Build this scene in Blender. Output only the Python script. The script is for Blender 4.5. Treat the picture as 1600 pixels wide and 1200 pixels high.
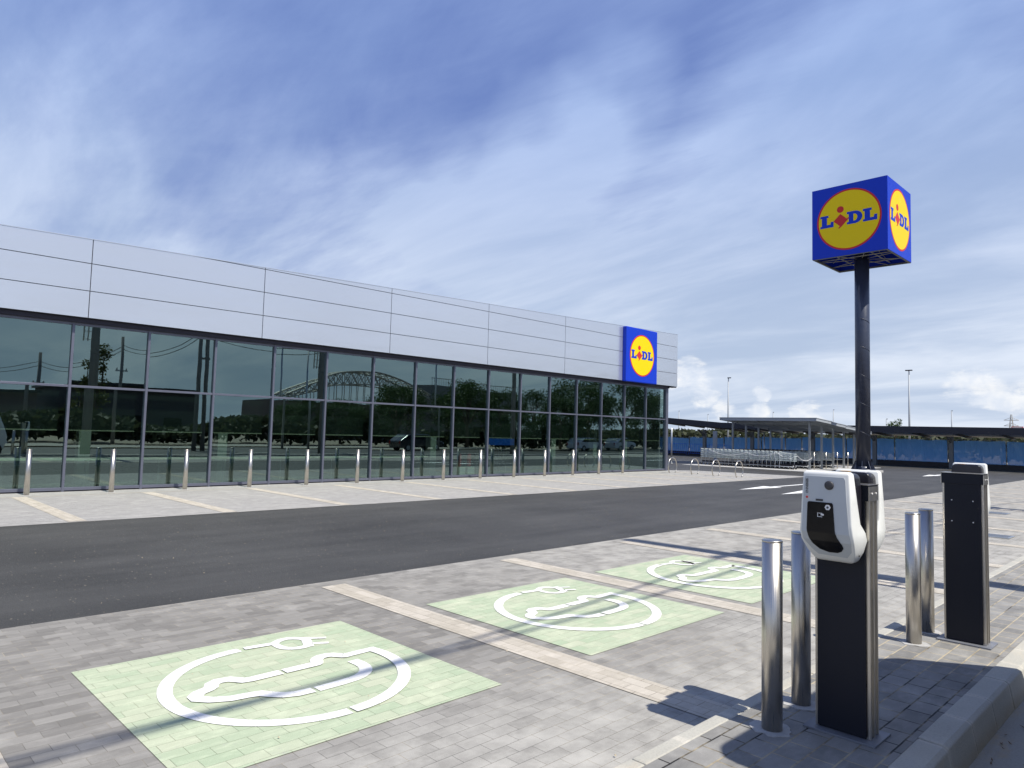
import bpy, bmesh, math, random
from mathutils import Vector, Matrix
random.seed(7)
R = math.radians
PI = math.pi
scene = bpy.context.scene
for o in list(bpy.data.objects): bpy.data.objects.remove(o, do_unlink=True)
C = bpy.data.collections.new('place'); scene.collection.children.link(C)

# ------------------------------------------------------------------ camera
CAM_H = 1.70
pitch, roll, yaw, fpx = 0.067838, 0.0266943, 0.780191, 1102.27
cam_d = bpy.data.cameras.new('camera'); cam = bpy.data.objects.new('camera', cam_d); C.objects.link(cam)
cam_d.sensor_width = 36; cam_d.lens = fpx/1600*36; cam_d.clip_start = .05; cam_d.clip_end = 3000
F = Vector((math.sin(yaw)*math.cos(pitch), math.cos(yaw)*math.cos(pitch), math.sin(pitch)))
Rt = Vector((math.cos(yaw), -math.sin(yaw), 0)); U = Rt.cross(F)
R2 = Rt*math.cos(roll)+U*math.sin(roll); U2 = -Rt*math.sin(roll)+U*math.cos(roll)
cam.matrix_world = Matrix.Translation((0, 0, CAM_H)) @ Matrix((R2, U2, -F)).transposed().to_4x4()
scene.camera = cam
scene.render.resolution_x = 1024; scene.render.resolution_y = 768

# ------------------------------------------------------------------ light
SUN_EL = R(57); SUN_DIR = Vector((0.02, -math.cos(SUN_EL), math.sin(SUN_EL))).normalized()
sl = bpy.data.lights.new('sun', 'SUN'); sl.energy = 5.0; sl.angle = R(.55); sl.color = (1, .95, .86)
sun = bpy.data.objects.new('sun', sl); C.objects.link(sun)
sun.rotation_euler = SUN_DIR.to_track_quat('Z', 'Y').to_euler()
scene.view_settings.view_transform = 'Standard'; scene.view_settings.look = 'None'
scene.view_settings.gamma = 1; scene.view_settings.use_curve_mapping = False
scene.view_settings.exposure = 0.25

class NT:
    """small helper for building node trees"""
    def __init__(s, tree): s.t = tree; s.n = tree.nodes; s.l = tree.links
    def node(s, typ, **kw):
        nd = s.n.new(typ)
        for k, v in kw.items():
            if k == 'ins':
                for i, x in v.items(): s.set(nd, i, x)
            else: setattr(nd, k, v)
        return nd
    def set(s, nd, i, x):
        sock = nd.inputs[i]
        if isinstance(x, bpy.types.NodeSocket): s.l.new(x, sock)
        else:
            if isinstance(x, (tuple, list)) and len(x) == 3 and sock.type == 'RGBA': x = (*x, 1)
            sock.default_value = x
    def math(s, op, a, b=None, c=None, clamp=False):
        nd = s.node('ShaderNodeMath', operation=op, use_clamp=clamp); s.set(nd, 0, a)
        if b is not None: s.set(nd, 1, b)
        if c is not None: s.set(nd, 2, c)
        return nd.outputs[0]
    def vmath(s, op, a, b=None):
        nd = s.node('ShaderNodeVectorMath', operation=op); s.set(nd, 0, a)
        if b is not None: s.set(nd, 1, b)
        return nd.outputs['Value'] if op in ('DOT_PRODUCT', 'LENGTH') else nd.outputs[0]
    def noise(s, vec, scale, detail=4, rough=.55, dist=0):
        nd = s.node('ShaderNodeTexNoise'); nd.inputs['Scale'].default_value = scale
        nd.inputs['Detail'].default_value = detail; nd.inputs['Roughness'].default_value = rough
        nd.inputs['Distortion'].default_value = dist
        if vec is not None: s.l.new(vec, nd.inputs['Vector'])
        return nd
    def mapr(s, v, a, b, c=0., d=1., smooth=True):
        nd = s.node('ShaderNodeMapRange', interpolation_type='SMOOTHSTEP' if smooth else 'LINEAR')
        for i, x in enumerate((v, a, b, c, d)): s.set(nd, i, x)
        return nd.outputs[0]
    def mix(s, f, a, b, mode='MIX'):
        nd = s.node('ShaderNodeMix', data_type='RGBA', blend_type=mode)
        s.set(nd, 0, f); s.set(nd, 6, a); s.set(nd, 7, b); return nd.outputs[2]
    def mapping(s, vec, scale=(1, 1, 1), rot=(0, 0, 0), loc=(0, 0, 0)):
        nd = s.node('ShaderNodeMapping'); nd.inputs['Scale'].default_value = scale
        nd.inputs['Rotation'].default_value = rot; nd.inputs['Location'].default_value = loc
        s.l.new(vec, nd.inputs['Vector']); return nd.outputs[0]

def px_dir(x, y):
    return (R2*(x-800) - U2*(y-600) + F*fpx).normalized()

# ------------------------------------------------------------------ sky
w = bpy.data.worlds.new('World'); scene.world = w; w.use_nodes = True
T = NT(w.node_tree); T.n.clear()
out = T.node('ShaderNodeOutputWorld'); bg = T.node('ShaderNodeBackground'); T.l.new(bg.outputs[0], out.inputs[0])
sky = T.node('ShaderNodeTexSky', sky_type='NISHITA', sun_disc=False)
sky.sun_elevation = SUN_EL; sky.sun_rotation = PI - math.atan2(SUN_DIR.x, -SUN_DIR.y)
sky.air_density = 1.2; sky.dust_density = .6; sky.ozone_density = 2.5
tc = T.node('ShaderNodeTexCoord'); dirv = T.vmath('NORMALIZE', tc.outputs['Generated'])
sep = T.node('ShaderNodeSeparateXYZ'); T.l.new(dirv, sep.inputs[0]); X_, Y_, Z_ = sep.outputs
den = T.math('ADD', T.math('MAXIMUM', Z_, 0.), .16)
comb = T.node('ShaderNodeCombineXYZ'); T.l.new(T.math('DIVIDE', X_, den), comb.inputs[0]); T.l.new(T.math('DIVIDE', Y_, den), comb.inputs[1])
P = comb.outputs[0]
def blob(x, y, r0, r1):
    """smooth falloff round the sky direction at photo position x, y; radii in degrees"""
    d = px_dir(x, y); c = T.vmath('DOT_PRODUCT', dirw, tuple(d))
    return T.mapr(c, math.cos(R(r1)), math.cos(R(r0)))
wn = T.noise(dirv, 2.6, 4, .55)
wv = T.vmath('SCALE', T.vmath('SUBTRACT', wn.outputs['Color'], (.5, .5, .5))); wv.node.inputs[3].default_value = .30
dirw = T.vmath('NORMALIZE', T.vmath('ADD', dirv, wv))
# thin cirrus veil, streaked
P1 = T.mapping(P, (1.0, .34, 1), (0, 0, R(38)))
n1 = T.noise(P1, .9, 8, .58, .7).outputs[0]
P2 = T.mapping(P, (1.2, .30, 1), (0, 0, R(-62)), (3, 1, 0))
n2 = T.noise(P2, 1.7, 9, .62, .5).outputs[0]
n3 = T.noise(P, .55, 5, .5).outputs[0]
veil = T.math('ADD', T.math('MULTIPLY', n1, .55), T.math('ADD', T.math('MULTIPLY', n2, .38), T.math('MULTIPLY', n3, .35)))
veil = T.mapr(veil, .42, .86)
gap = None
for (x, y, a, b, k) in ((600, 190, 2, 24, .13), (330, 150, 2, 16, .20), (1030, 265, 0, 9, .42), (1110, 180, 1, 10, .30), (1240, 70, 1, 12, .05), (330, 330, 0, 8, .35), (480, 340, 1, 9, .40), (160, 330, 0, 8, .35), (520, 250, 1, 11, .22)):
    g = T.math('MULTIPLY', blob(x, y, a, b), k); gap = g if gap is None else T.math('MAXIMUM', gap, g)
add = None
for (x, y, a, b, k) in ((1100, 480, 2, 14, .25), (950, 110, 0, 6, .34), (870, 200, 0, 7, .42), (760, 290, 0, 7, .38), (650, 350, 0, 6, .3), (30, 90, 1, 15, .34), (1560, 200, 2, 22, .28), (1250, 420, 4, 20, .42), (620, 400, 1, 10, .25), (950, 450, 3, 16, .42), (250, 340, 0, 6, .22), (1400, 330, 3, 16, .3)):
    g = T.math('MULTIPLY', blob(x, y, a, b), k); add = g if add is None else T.math('ADD', add, g)
low = T.mapr(Z_, .0, .50, .78, 0.)
cov = T.math('ADD', T.math('ADD', T.math('MULTIPLY', veil, .72), T.math('ADD', add, .07)), low)
gap = T.math('MULTIPLY', gap, T.mapr(n2, .30, .70, 1.35, .45))
cov = T.math('SUBTRACT', cov, gap)
fine = T.noise(T.mapping(P, (1, .5, 1), (0, 0, R(20))), 5.5, 8, .6, .4).outputs[0]
cov = T.math('ADD', cov, T.math('MULTIPLY', T.math('SUBTRACT', fine, .5), .28))
cov = T.math('MINIMUM', T.math('MAXIMUM', cov, .08), .95)
blue = T.mix(.80, sky.outputs[0], (1.2, 1.85, 4.7))
cirrus = T.mix(T.mapr(Z_, .02, .55), (5.9, 6.6, 7.7), (3.1, 4.25, 7.1))
cirrus = T.mix(T.mapr(Z_, .62, .9), cirrus, (1.5, 2.0, 3.6))
n4 = T.noise(T.mapping(P, (1.0, .42, 1), (0, 0, R(-48)), (7, 2, 0)), 1.1, 9, .60, .6).outputs[0]
streak = T.math('ADD', T.math('MULTIPLY', n4, .6), T.math('MULTIPLY', n1, .4))
bright = T.mapr(streak, .38, .66, .80, 1.15)
tint = T.mix(T.mapr(streak, .38, .62), (.90, .97, 1.06), (1.04, 1.01, .97))
vm = T.vmath('SCALE', T.vmath('MULTIPLY', cirrus, tint)); T.l.new(bright, vm.node.inputs[3]); cirrus = vm
col = T.mix(cov, blue, cirrus)
# small fair-weather cumulus low over the horizon
cn = T.noise(T.mapping(dirv, (1, 1, 2.4)), 24, 9, .62, .3).outputs[0]
cm = None
for (x, y, a, b) in ((1075, 592, 0, 2.3), (1100, 612, 0, 1.8), (1495, 603, 0, 1.6), (1545, 612, 0, 2.2), (1597, 622, 0, 2.0), (1190, 613, 0, 1.0), (1260, 650, 0, 1.8), (1185, 650, 0, 1.4), (1130, 640, 0, 1.2)):
    d = px_dir(x, y); g = T.mapr(T.vmath('DOT_PRODUCT', dirv, tuple(d)), math.cos(R(b)), math.cos(R(a)))
    cm = g if cm is None else T.math('MAXIMUM', cm, g)
cu = T.mapr(T.math('ADD', T.math('MULTIPLY', cm, .30), cn), .60, .84)
cu = T.math('MULTIPLY', cu, T.mapr(cm, 0, .35))
shade = T.mapr(T.noise(dirv, 40, 4, .5).outputs[0], .35, .65)
cuc = T.mix(shade, (7.2, 7.6, 8.3), (9.6, 9.4, 9.0))
col = T.mix(T.math('MULTIPLY', cu, .60), col, cuc)
T.l.new(col, bg.inputs[0]); bg.inputs[1].default_value = .10

# ------------------------------------------------------------------ materials
M = {}
def new_mat(name):
    m = bpy.data.materials.new(name); m.use_nodes = True; t = NT(m.node_tree); t.n.clear()
    o = t.node('ShaderNodeOutputMaterial'); b = t.node('ShaderNodeBsdfPrincipled'); t.l.new(b.outputs[0], o.inputs[0])
    M[name] = m; t.b = b; t.o = o; return m, t
def wpos(t): return t.node('ShaderNodeNewGeometry').outputs['Position']
def simple(name, col, rough=.5, metal=0., var=.08, scale=6, bump=0., bscale=60, spec=.5, coat=0):
    m, t = new_mat(name); p = t.node('ShaderNodeTexCoord').outputs['Object']
    n = t.noise(p, scale, 5).outputs[0]
    c = t.mix(n, tuple(x*(1-var) for x in col), tuple(min(1, x*(1+var)) for x in col))
    t.set(t.b, 'Base Color', c); t.set(t.b, 'Metallic', metal)
    t.set(t.b, 'Roughness', t.mapr(n, .3, .7, max(.02, rough-.05), rough+.06)); t.set(t.b, 'Specular IOR Level', spec)
    if coat: t.set(t.b, 'Coat Weight', coat); t.set(t.b, 'Coat Roughness', .05)
    if bump:
        bn = t.node('ShaderNodeBump'); bn.inputs['Strength'].default_value = bump; bn.inputs['Distance'].default_value = .002
        t.l.new(t.noise(p, bscale, 4).outputs[0], bn.inputs['Height']); t.l.new(bn.outputs[0], t.b.inputs['Normal'])
    return m

def brick_nodes(t, mode, L=.2, Hh=.1, rot=0., mort=.0022):
    p = wpos(t)
    v = t.mapping(p, (1, 1, 1), (0, 0, rot))
    jn = t.noise(p, 9, 2); v = t.vmath('ADD', v, t.vmath('MULTIPLY', t.vmath('SUBTRACT', jn.outputs['Color'], (.5, .5, .5)), (.006, .006, 0)))
    b = t.node('ShaderNodeTexBrick', offset=.5, squash=1.0)
    t.l.new(v, b.inputs['Vector'])
    for k, x in (('Color1', (0, 0, 0, 1)), ('Color2', (1, 1, 1, 1)), ('Mortar', (.5, .5, .5, 1)), ('Scale', 1.), ('Mortar Size', mort), ('Mortar Smooth', .25), ('Bias', 0.), ('Brick Width', L), ('Row Height', Hh)):
        b.inputs[k].default_value = x
    return p, b
def paver(name, lo, hi, sand=(.42, .36, .25), joint=(.045, .042, .038), L=.2, Hh=.1, rot=0., stain=.35, dust=.75, mort=.0022, rough=.8, sandy=.5, wear=0.):
    m, t = new_mat(name); p, b = brick_nodes(t, 0, L, Hh, rot, mort)
    fac = b.outputs['Color']; c = t.mix(fac, lo, hi)
    big = t.noise(p, .45, 5, .6).outputs[0]; mid = t.noise(p, 3.1, 6, .65).outputs[0]
    gr = t.noise(p, 190, 3, .7).outputs[0]
    sm = t.noise(t.mapping(p, (4, 14, 1)), 1.6, 5, .65).outputs[0]
    c = t.mix(t.math('MULTIPLY', t.mapr(sm, .45, .75), .30), c, tuple(min(1, x*1.55) for x in hi))
    c = t.mix(t.math('MULTIPLY', t.mapr(mid, .5, .75), stain), c, tuple(min(1, x*1.75+.02) for x in hi))
    # pale sand and cement dust swept towards the kerb
    sy = t.node('ShaderNodeSeparateXYZ'); t.l.new(p, sy.inputs[0])
    near = t.mapr(t.math('ADD', sy.outputs[1], t.math('MULTIPLY', t.math('SUBTRACT', big, .5), 2.4)), 4.3, 2.2)
    east = t.mapr(sy.outputs[0], 3.0, 9.0)
    near = t.math('MAXIMUM', near, t.math('MULTIPLY', east, .75))
    c = t.mix(t.math('MULTIPLY', t.math('MULTIPLY', near, dust), t.mapr(mid, .2, .7)), c, (.50, .485, .44))
    c = t.mix(t.mapr(gr, .25, .8, 0, .22), c, (.02, .02, .022))
    sand_m = t.mix(t.mapr(t.math('ADD', big, t.math('MULTIPLY', mid, .5)), .62, 1.0-.25*sandy), joint, sand)
    if wear:
        wn_ = t.noise(p, 5.5, 8, .72).outputs[0]; c = t.mix(t.mapr(wn_, .60, .70, 0, wear), c, t.mix(fac, (.30, .31, .27), (.38, .38, .34)))
    c = t.mix(b.outputs['Fac'], c, sand_m)
    t.set(t.b, 'Base Color', c); t.set(t.b, 'Roughness', rough); t.set(t.b, 'Specular IOR Level', .35)
    bn = t.node('ShaderNodeBump'); bn.inputs['Strength'].default_value = .5; bn.inputs['Distance'].default_value = .004
    h = t.math('ADD', t.math('MULTIPLY', b.outputs['Fac'], -1.), t.math('ADD', t.math('MULTIPLY', gr, .25), t.math('MULTIPLY', fac, .25)))
    t.l.new(h, bn.inputs['Height']); t.l.new(bn.outputs[0], t.b.inputs['Normal'])
    return m

paver('paver_grey', (.178, .170, .154), (.278, .267, .243), mort=.0014, joint=(.08, .078, .072))
paver('paver_facade', (.30, .292, .278), (.355, .346, .33), stain=.3, dust=.1, sand=(.5, .46, .38), joint=(.16, .155, .15))
paver('paver_island', (.14, .138, .132), (.24, .235, .222), L=.2, Hh=.14, mort=.0055, sandy=.9, dust=.25, joint=(.02, .019, .018))
paver('paver_beige', (.42, .38, .31), (.53, .485, .41), L=.2, Hh=.1, rot=PI/2, stain=.15, dust=.1, mort=.0018, joint=(.12, .10, .08), sandy=.0)
paver('paint_green', (.385, .465, .315), (.485, .52, .375), stain=.22, dust=.06, joint=(.09, .11, .07), mort=.0012, sandy=.0, wear=.45)
paver('paint_white_on_pavers', (.80, .80, .76), (.86, .86, .83), stain=.1, dust=.03, joint=(.36, .38, .33), mort=.0012, sandy=.0, wear=.35)

m, t = new_mat('asphalt'); p = wpos(t)
v = t.node('ShaderNodeTexVoronoi'); v.inputs['Scale'].default_value = 75; t.l.new(p, v.inputs['Vector'])
g1 = t.noise(p, 120, 4, .7).outputs[0]; g2 = t.noise(p, .35, 6, .6).outputs[0]; g3 = t.noise(t.mapping(p, (.25, 2.2, 1)), 1.2, 6, .6).outputs[0]
c = t.mix(t.mapr(g1, .3, .75), (.018, .0172, .0148), (.062, .060, .053))
c = t.mix(t.mapr(t.math('ADD', g2, t.math('MULTIPLY', g3, .6)), .55, 1.1, 0, .55), c, (.088, .086, .079))
sw = t.node('ShaderNodeSeparateXYZ'); t.l.new(p, sw.inputs[0])
tr_ = t.math('ABSOLUTE', t.math('SINE', t.math('MULTIPLY', t.math('ADD', sw.outputs[1], t.math('MULTIPLY', g2, .5)), 1.75)))
c = t.mix(t.math('MULTIPLY', t.mapr(tr_, .75, 1.), .10), c, (.10, .098, .092))
oil = t.noise(p, .9, 4, .6).outputs[0]
c = t.mix(t.mapr(oil, .66, .74, 0, .45), c, (.018, .017, .016))
sp = t.noise(p, 14, 2, .5).outputs[0]
c = t.mix(t.mapr(v.outputs['Distance'], .0, .16, .5, 0), c, (.16, .155, .145))
g6 = t.noise(p, 26, 1, .4).outputs[0]
c = t.mix(t.mapr(g6, .73, .77, 0, .7), c, (.36, .32, .24))
t.set(t.b, 'Base Color', c); t.set(t.b, 'Roughness', .60); t.set(t.b, 'Specular IOR Level', .45)
bn = t.node('ShaderNodeBump'); bn.inputs['Strength'].default_value = .6; bn.inputs['Distance'].default_value = .006
t.l.new(t.math('ADD', g1, v.outputs['Distance']), bn.inputs['Height']); t.l.new(bn.outputs[0], t.b.inputs['Normal'])

def rough_stone(name, a, b, sc=3., grit=90, st=(.5, .42, .3), stf=.35, joints=0):
    m, t = new_mat(name); p = wpos(t)
    n = t.noise(p, sc, 7, .62).outputs[0]; g = t.noise(p, grit, 4, .65).outputs[0]; s = t.noise(t.mapping(p, (1, 3, 3)), 2.2, 5, .6).outputs[0]
    c = t.mix(n, a, b)
    if joints:
        sj = t.node('ShaderNodeSeparateXYZ'); t.l.new(p, sj.inputs[0])
        fr = t.math('FRACT', t.math('ADD', t.math('DIVIDE', t.math('ADD', sj.outputs[0], 30.12), joints), t.math('MULTIPLY', s, .12)))
        fr = t.math('ABSOLUTE', t.math('SUBTRACT', fr, .55)); fr = t.mapr(fr, .40, .50)
        c = t.mix(t.math('MULTIPLY', fr, t.mapr(n, .3, .6, .2, .75)), c, (.55, .52, .45))
        low_ = t.mapr(sj.outputs[2], .03, -.06); c = t.mix(t.math('MULTIPLY', low_, t.mapr(n, .3, .6, .2, .7)), c, (.36, .29, .19))
    c = t.mix(t.mapr(g, .4, .8, 0, .35), c, tuple(x*.5 for x in a)); c = t.mix(t.mapr(s, .55, .75, 0, stf), c, st)
    t.set(t.b, 'Base Color', c); t.set(t.b, 'Roughness', .85)
    bn = t.node('ShaderNodeBump'); bn.inputs['Strength'].default_value = .5; bn.inputs['Distance'].default_value = .004
    t.l.new(g, bn.inputs['Height']); t.l.new(bn.outputs[0], t.b.inputs['Normal'])
rough_stone('kerb_concrete', (.35, .34, .295), (.48, .465, .41), st=(.50, .43, .32), stf=.5, joints=.5)
rough_stone('gutter_concrete', (.28, .265, .23), (.42, .40, .35), sc=2, st=(.42, .33, .21), stf=.75)
rough_stone('cement', (.34, .34, .33), (.50, .49, .47), sc=9, grit=120)
rough_stone('dirt', (.22, .19, .14), (.32, .28, .21), sc=.2, grit=12)
rough_stone('sand', (.42, .35, .24), (.56, .48, .34), sc=20, grit=200)
simple('road_paint', (.80, .80, .78), .6, var=.06, scale=3, bump=.4)

m, t = new_mat('brushed_steel'); p = t.node('ShaderNodeTexCoord').outputs['Object']
n = t.noise(t.mapping(p, (260, 260, 4)), 1, 3).outputs[0]; n2 = t.noise(p, 7, 4).outputs[0]
t.set(t.b, 'Base Color', t.mix(n2, (.50, .47, .42), (.62, .59, .54))); t.set(t.b, 'Metallic', 1.)
t.set(t.b, 'Roughness', t.mapr(n, .3, .7, .26, .40))
bn = t.node('ShaderNodeBump'); bn.inputs['Strength'].default_value = .06; bn.inputs['Distance'].default_value = .001
t.l.new(n, bn.inputs['Height']); t.l.new(bn.outputs[0], t.b.inputs['Normal'])
simple('galvanised', (.48, .50, .51), .38, .85, .12, 20)
simple('plate_zinc', (.20, .21, .235), .5, .3, .15, 9)
simple('trolley_chrome', (.58, .64, .64), .4, .2, .1, 20)
simple('mullion_grey', (.155, .165, .215), .38, .55, .06, 3)
simple('trim_dark', (.030, .028, .042), .38, .4, .1, 3)
m, t = new_mat('cladding_silver'); p = wpos(t)
n = t.noise(t.mapping(p, (.25, 1, .6)), .8, 4, .5).outputs[0]
t.set(t.b, 'Base Color', t.mix(n, (.63, .67, .735), (.68, .72, .78))); t.set(t.b, 'Metallic', .72); t.set(t.b, 'Roughness', .27)
bn = t.node('ShaderNodeBump'); bn.inputs['Strength'].default_value = .25; bn.inputs['Distance'].default_value = .03
t.l.new(t.noise(t.mapping(p, (.5, 1, 1.4)), 1.2, 2, .5).outputs[0], bn.inputs['Height']); t.l.new(bn.outputs[0], t.b.inputs['Normal'])
simple('joint_black', (.015, .013, .02), .7)
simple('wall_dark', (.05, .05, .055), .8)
simple('wall_grey', (.35, .36, .37), .7)
simple('navy_steel', (.0075, .0095, .018), .46, .0, .12, 90, bump=.2, bscale=500, spec=.28)
simple('pole_navy', (.030, .038, .066), .38, .0, .12, 4, spec=.6, coat=.15)
simple('black_plastic', (.012, .011, .016), .32, 0, .1, 30, spec=.5)
simple('gloss_black', (.004, .004, .005), .16, 0, .05, 30, spec=.3)
simple('cover_white', (.74, .75, .72), .38, 0, .03, 8, bump=.08, bscale=700, coat=.1)
simple('cover_grey', (.47, .50, .515), .42, 0, .03, 8)
simple('label_white', (.74, .74, .74), .45)
simple('label_yellow', (.80, .45, .06), .5)
simple('print_dark', (.04, .04, .045), .5)
simple('print_red', (.55, .03, .03), .5)
simple('sign_blue', (.005, .040, .50), .45, 0, .03, 1, spec=.25)
simple('sign_yellow', (.82, .60, .0), .45, 0, .03, 1, spec=.25)
simple('sign_red', (.58, .03, .03), .45, 0, .03, 1, spec=.25)
simple('rubber', (.02, .02, .02), .7)
simple('wheel_light', (.55, .57, .57), .5)
simple('trolley_white', (.72, .74, .74), .45)
simple('concrete_pole', (.23, .22, .205), .8, 0, .15, 2, bump=.5)
simple('wire_black', (.02, .02, .02), .6)
simple('canopy_dark', (.028, .030, .042), .5, .2, .1, 1)
simple('canopy_sheet', (.17, .18, .185), .55, .4, .1, 1)
simple('sheet_grey', (.36, .39, .42), .5, .0, .1, 1)
simple('carpaint_white', (.72, .72, .72), .25, 0, .03, 1, coat=.6)
simple('carpaint_dark', (.03, .032, .036), .25, 0, .03, 1, coat=.6)
simple('tail_red', (.4, .01, .01), .2)
simple('floor_tile', (.42, .43, .42), .3)
simple('interior_cream', (.62, .64, .60), .6)
simple('wood_pale', (.85, .80, .62), .45)
simple('blind_cloth', (.030, .040, .034), .75, 0, .12, 3)
simple('brick_far', (.13, .11, .10), .85, 0, .2, .4)
simple('truss_steel', (.38, .37, .34), .6, .3)
simple('banner_blue', (.02, .16, .85), .5)
simple('dry_leaf', (.16, .10, .05), .8)

m, t = new_mat('mesh_blue'); p = wpos(t)
n = t.noise(t.mapping(p, (1, .25, 1.2)), .9, 3, .5).outputs[0]; n5 = t.noise(t.mapping(p, (1, 6, .8)), 1.1, 3, .6).outputs[0]
sz = t.node('ShaderNodeSeparateXYZ'); t.l.new(p, sz.inputs[0])
c = t.mix(n, (.14, .36, .78), (.24, .45, .76)); c = t.mix(t.mapr(n5, .5, .7, 0, .4), c, (.05, .18, .62))
t.set(t.b, 'Base Color', c); t.set(t.b, 'Roughness', .6)
tr = t.node('ShaderNodeBsdfTransparent'); tl = t.node('ShaderNodeBsdfTranslucent'); t.set(tl, 0, (.10, .32, .72))
m1 = t.node('ShaderNodeMixShader'); m1.inputs[0].default_value = .3; t.l.new(t.b.outputs[0], m1.inputs[1]); t.l.new(tl.outputs[0], m1.inputs[2])
m2 = t.node('ShaderNodeMixShader'); t.set(m2, 0, t.mapr(n, .35, .7, .03, .10)); t.l.new(m1.outputs[0], m2.inputs[1]); t.l.new(tr.outputs[0], m2.inputs[2])
t.l.new(m2.outputs[0], t.o.inputs[0])

m, t = new_mat('tinted_glass'); p = wpos(t)
gl = t.node('ShaderNodeBsdfGlossy'); t.set(gl, 0, (.68, .93, .90)); gl.inputs['Roughness'].default_value = .0
bn = t.node('ShaderNodeBump'); bn.inputs['Strength'].default_value = .05; bn.inputs['Distance'].default_value = .02
t.l.new(t.noise(t.mapping(p, (.7, 1, 1)), 1.0, 1, .4).outputs[0], bn.inputs['Height']); t.l.new(bn.outputs[0], gl.inputs['Normal'])
tr = t.node('ShaderNodeBsdfTransparent'); t.set(tr, 0, (.52, .60, .57))
lw = t.node('ShaderNodeLayerWeight'); lw.inputs[0].default_value = .5
f = t.math('POWER', lw.outputs['Facing'], 4.); f = t.math('ADD', t.math('MULTIPLY', f, .74), .25)
gm = t.node('ShaderNodeNewGeometry'); f = t.math('MULTIPLY', f, t.math('SUBTRACT', 1., gm.outputs['Backfacing']))
ms = t.node('ShaderNodeMixShader'); t.l.new(f, ms.inputs[0]); t.l.new(tr.outputs[0], ms.inputs[1]); t.l.new(gl.outputs[0], ms.inputs[2])
t.l.new(ms.outputs[0], t.o.inputs[0])
simple('car_glass', (.01, .012, .014), .05)

def leaf_mat(name, a, b):
    m, t = new_mat(name); p = wpos(t); n = t.noise(p, 1.3, 4).outputs[0]; n2 = t.noise(p, 14, 2).outputs[0]
    c = t.mix(n, a, b); c = t.mix(t.mapr(n2, .3, .7, 0, .4), c, tuple(x*1.5 for x in b))
    t.set(t.b, 'Base Color', c); t.set(t.b, 'Roughness', .6); t.set(t.b, 'Specular IOR Level', .3)
    tl = t.node('ShaderNodeBsdfTranslucent'); t.l.new(c, tl.inputs[0])
    ms = t.node('ShaderNodeMixShader'); ms.inputs[0].default_value = .3; t.l.new(t.b.outputs[0], ms.inputs[1]); t.l.new(tl.outputs[0], ms.inputs[2])
    t.l.new(ms.outputs[0], t.o.inputs[0])
leaf_mat('leaves', (.03, .06, .018), (.06, .10, .03))
leaf_mat('leaves_cypress', (.06, .07, .018), (.11, .12, .035))
leaf_mat('leaves_dull', (.035, .045, .022), (.06, .07, .035))
simple('bark', (.12, .09, .06), .9, 0, .2, 8, bump=.6)

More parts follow.
